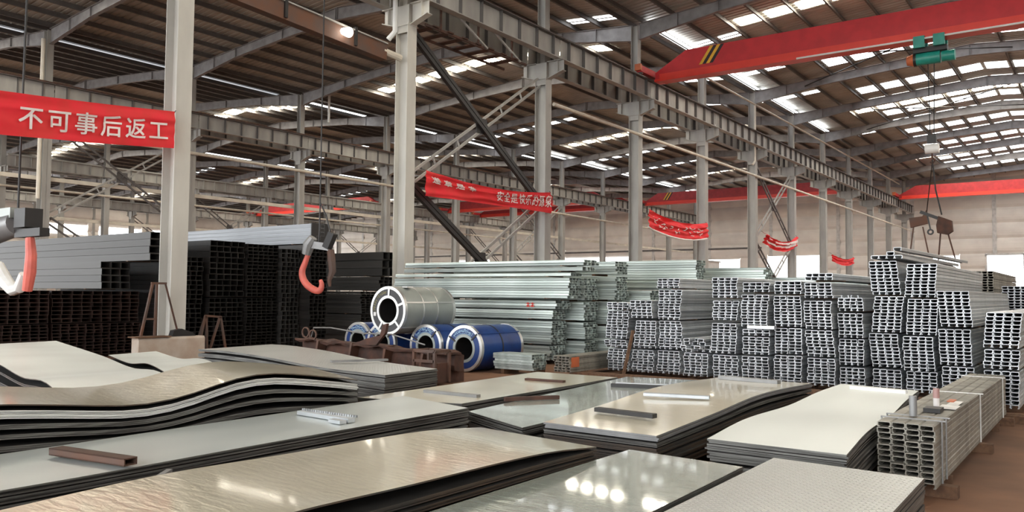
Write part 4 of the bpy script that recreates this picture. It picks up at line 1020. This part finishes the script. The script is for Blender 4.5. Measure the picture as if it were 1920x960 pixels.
# A: tread plate, front right
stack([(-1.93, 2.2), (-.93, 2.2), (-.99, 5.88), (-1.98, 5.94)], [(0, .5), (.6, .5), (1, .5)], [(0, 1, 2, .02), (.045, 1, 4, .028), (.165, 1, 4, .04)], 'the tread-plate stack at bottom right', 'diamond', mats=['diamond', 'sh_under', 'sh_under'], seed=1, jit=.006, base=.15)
# B: glossy greenish
stack([(-3.14, 1.2), (-2.06, 1.2), (-2.22, 5.97), (-3.2, 6.05)], [(0, .4), (.5, .41), (1, .40)], [(0, 1, 2, .008), (.02, 1, 4, .012), (.075, 1, 4, .014), (.14, 1, 5, .02)], 'the glossy greenish stack at bottom centre', 'sh_green', seed=2, jit=.012, base=.12)
# C: beige wavy
stack([(-4.45, -.4), (-3.28, -.4), (-3.26, 5.62), (-4.47, 5.7)], [(0, .5), (.3, .53), (.5, .575), (.65, .56), (.8, .55), (.9, .53), (1, .475)], [(0, 1, 1, .012), (.022, .2, 4, .010), (.07, .1, 4, .010), (.12, .0, 5, .014), (.2, 0, 6, .02)], 'the beige wavy stack at bottom left', 'sh_beige', 'sh_dark', seed=3, jit=.025, base=.14,
      cross=lambda u, v: (.02-.02*u) )
# D: long pale
stack([(-6.4, .6), (-5.25, .6), (-5.26, 6.50), (-6.44, 6.80)], [(0, .5), (.3, .485), (.6, .50), (1, .51)], [(0, 1, 3, .012), (.045, 1, 3, .013), (.095, .8, 4, .013), (.16, .5, 4, .02), (.25, .3, 4, .03)], 'the long pale stack below the wavy stack', 'sh_pale', seed=4, jit=.02, base=.1)
# E: big wavy stack at left
yq = lambda y: (y-.6)/(6.25-.6)
prE = [(0, .95), (yq(2.7), .815), (yq(3.22), .76), (yq(3.65), .712), (yq(3.97), .712), (yq(4.3), .76), (yq(4.66), .84), (yq(4.96), .872), (yq(5.27), .86), (yq(5.97), .765), (1, .72)]
stack([(-8.25, .6), (-6.62, .6), (-6.6, 6.25), (-8.1, 6.9)], prE, [(0, 1, 1, .012), (.045, 1.0, 7, .009), (.135, .85, 3, .012), (.195, .7, 3, .012), (.26, .5, 3, .014), (.34, .3, 4, .025)], 'the big curved stack at left', 'sh_beige', 'sh_edge', seed=5, jit=.015, base=.1,
      edges=['sh_dark', 'sh_whiteedge', 'sh_edge', 'sh_edge', 'sh_edge', 'sh_dark'])
# F: white curved sheet, far left (lies across)
stack([(-9.35, 4.7), (-9.55, 6.35), (-15.6, 7.3), (-15.2, 5.6)], [(0, .34), (.12, .40), (.25, .52), (.4, .50), (.6, .60), (1, .74)], [(0, 1, 1, .012), (.05, .8, 3, .014), (.12, .5, 4, .02), (.22, .3, 4, .03)], 'the white curved stack at far left', 'sh_white', 'sh_dark', seed=6, base=.08)
# G: white stack by the concrete block
stack([(-10.75, 6.6), (-11.0, 7.7), (-15.0, 8.9), (-14.7, 7.8)], [(0, .48), (.3, .55), (.6, .47), (1, .5)], [(0, 1, 1, .012), (.06, .3, 4, .014), (.14, .2, 4, .02), (.24, 0, 4, .03)], 'the pale stack before the concrete block', 'sh_white', 'sh_dark', seed=7, base=.08)
# H: tread plate stack before the coils (lies across)
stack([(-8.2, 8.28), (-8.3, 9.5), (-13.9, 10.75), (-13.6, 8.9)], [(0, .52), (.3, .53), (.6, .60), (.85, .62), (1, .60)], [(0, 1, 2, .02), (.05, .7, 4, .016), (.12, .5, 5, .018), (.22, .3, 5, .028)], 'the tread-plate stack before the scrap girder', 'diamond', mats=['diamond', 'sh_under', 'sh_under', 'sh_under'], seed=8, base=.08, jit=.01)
# I: small white pack beside
stack([(-8.1, 6.95), (-7.75, 7.35), (-8.9, 8.0), (-9.2, 7.6)], [(0, .46), (1, .46)], [(0, 1, 5, .014), (.09, 1, 5, .02)], 'the small white pile behind the curved stack', 'sh_white', seed=9, base=.1)
# J: beige flat stack, middle distance
stack([(-7.35, 6.98), (-6.05, 7.35), (-6.16, 11.25), (-7.62, 11.2)], [(0, .4), (1, .4)], [(0, 1, 3, .012), (.05, 1, 4, .014), (.12, 1, 5, .025)], 'the flat beige stack in the middle distance', 'sh_beige', seed=10, base=.1)
# K: greenish reflective
stack([(-5.6, 6.92), (-4.52, 6.4), (-4.75, 11.75), (-6.1, 11.45)], [(0, .4), (.5, .4), (1, .4)], [(0, 1, 2, .012), (.035, 1, 4, .014), (.11, 1, 5, .025)], 'the greenish reflective stack right of the flat beige stack', 'sh_green', seed=11, base=.1)
# L: beige, with dunnage
stack([(-4.28, 6.4), (-3.12, 6.38), (-3.2, 11.1), (-4.45, 11.0)], [(0, .475), (.28, .52), (.5, .57), (.65, .575), (1, .53)], [(0, 1, 3, .018), (.065, .8, 3, .012), (.11, .5, 4, .014), (.18, .3, 4, .02), (.27, .1, 3, .02)], 'the beige stack with three bars on it', 'sh_beige', 'sh_edge', seed=12, base=.1, edges=['steelgrey', 'sh_edge', 'sh_dark', 'sh_dark', 'sh_dark'])
# M: pale, right of it
stack([(-2.72, 6.5), (-1.62, 6.5), (-1.9, 11.0), (-2.85, 11.2)], [(0, .48), (.2, .53), (.5, .51), (.75, .54), (1, .54)], [(0, 1, 3, .018), (.06, .8, 3, .012), (.10, .5, 4, .02), (.2, .3, 4, .03)], 'the pale stack beside the near right bundle', 'sh_white', 'sh_edge', seed=13, base=.1)

# bars and offcuts lying on the sheets
def bar_on(p, q, z, w_, h, mt, lb, name='spacer_bar', hollow=False, cat='bar', tilt=0.):
    p, q = Vector((*p, z+h/2)), Vector((*q, z+h/2+tilt)); t = thing(name, tuple((p+q)/2-Vector((0, 0, h/2))), lb, cat)
    if hollow:
        d = (q-p).normalized(); n_ = Vector((-d.y, d.x, 0)); mb = MB()
        for (a, b, c, e) in ((0, -h/2+.004, w_, .008), (0, h/2-.004, w_, .008)):
            mb.bar(p+Vector((0, 0, b)), q+Vector((0, 0, b)), c, e)
        for s in (1, -1): mb.bar(p+n_*(s*(w_/2-.004)), q+n_*(s*(w_/2-.004)), .008, h)
        mb.build('tube_walls', mt, t)
    else: MB().bar(p, q, w_, h).build('bar_body', mt, t)
    return t
bar_on((-6.02, 2.84), (-5.25, 2.96), .505, .10, .05, 'rust_paint', 'short brown hollow steel bar on the long pale stack', hollow=True)
t = bar_on((-6.2, 5.15), (-5.45, 5.10), .512, .075, .035, 'galv', 'serrated galvanized bar on the long pale stack')
for i in range(24): MB().box(-6.19+i*.031, -6.175+i*.031, 5.16, 5.185, .545, .565).build('tooth', 'galv', t)
bar_on((-5.62, 5.02), (-5.45, 5.0), .51, .07, .03, 'galv', 'short silvery offcut beside the serrated bar')
bar_on((-7.10, 7.9), (-6.25, 7.92), .4, .08, .035, 'steelgrey', 'grey bar across front of the flat beige stack')
bar_on((-7.0, 10.0), (-6.38, 10.07), .4, .09, .03, 'rust', 'dark bar across rear of flat beige stack')
bar_on((-5.78, 7.82), (-5.4, 8.4), .405, .06, .045, 'rust', 'rust-brown bar on the greenish reflective stack')
bar_on((-5.6, 10.05), (-4.85, 10.30), .4, .08, .045, 'blackpaint', 'black bar across the greenish reflective stack')
bar_on((-5.6, 10.18), (-4.85, 10.43), .4, .05, .05, 'galv', 'bright galvanized strip beside black bar on greenish stack')
bar_on((-4.15, 8.18), (-3.47, 8.36), .565, .07, .035, 'galv', 'silver tube across middle of the beige stack', hollow=True)
bar_on((-4.12, 7.1), (-3.46, 7.04), .515, .08, .04, 'blackpaint', 'black bar across front of the beige stack')
bar_on((-4.3, 10.72), (-3.46, 10.6), .545, .1, .045, 'steelgrey', 'dark grey bar across rear of the beige stack')
bar_on((-2.6, 10.66), (-1.95, 10.54), .54, .07, .04, 'white', 'white bar across rear of the pale stack by the bundle')
bar_on((-4.44, 2.64), (-4.62, 2.85), .562, .035, .02, 'steelgrey', 'tiny dark metal stub on the beige wavy stack')
bar_on((-10.0, 8.9), (-9.6, 9.75), .56, .09, .03, 'steelgrey', 'grey flat bar on tread-plate stack before the girder')
# dark low beams showing in the gaps between stacks
for k, (a, b, c, d, h) in enumerate(((-3.12, -2.0, 6.3, 6.42, .26), (-4.4, -3.0, 6.15, 6.27, .1))):
    o = MB().box(a, b, c, d, .0, h).build('support_beam', 'rust_paint'); tag(o, ('brown support beam under front of the pale stack by the bundle', 'low brown support beam in gap before the beige stack')[k], 'beam')
# ================================================================ far things
t = thing('site_office', (-27.4, 60, 0), 'small white cabin with barred window far behind the near columns', 'cabin')
MB().box(-29.6, -25.7, 60, 64, 0, 4.45).build('cabin_wall', 'white', t)
MB().box(-29.7, -25.6, 59.95, 64.1, 4.45, 4.55).build('roof', 'wall_post', t)
fr = MB(); fr.box(-27.2, -26.3, 59.93, 60, 3.42, 4.2); o = fr.build('window', 'wall_post', t)
for a in (0, 1):
    for b in (0, 1): MB().box(-27.15+a*.43, -26.78+a*.43, 59.91, 59.935, 3.46+b*.36, 3.79+b*.36).build('pane', 'blackpaint', o)
MB().box(-29.1, -28.9, 59.9, 60, 4.1, 4.3).build('vent', 'blackpaint', t)
o = MB().box(-44.5, -37, 92, 92.5, 0, 4.2).build('partition_wall', 'wall_post'); tag(o, 'pale partition far behind the channel stacks', 'partition')
t = thing('truck', (-9.2, 112, 0), 'pale lorry cab outside the far right doorway', 'truck')
MB().box(-9.9, -8.0, 111, 113, .6, 3.4).build('cab', 'white', t); MB().box(-9.7, -8.2, 110.95, 111.02, 2.0, 3.0).build('windscreen', 'blackpaint', t)
for a in (-9.6, -8.3): MB().tube([(a-.15, 111.4, .5), (a+.15, 111.4, .5)], .5, 14).build('wheel', 'blackpaint', t)
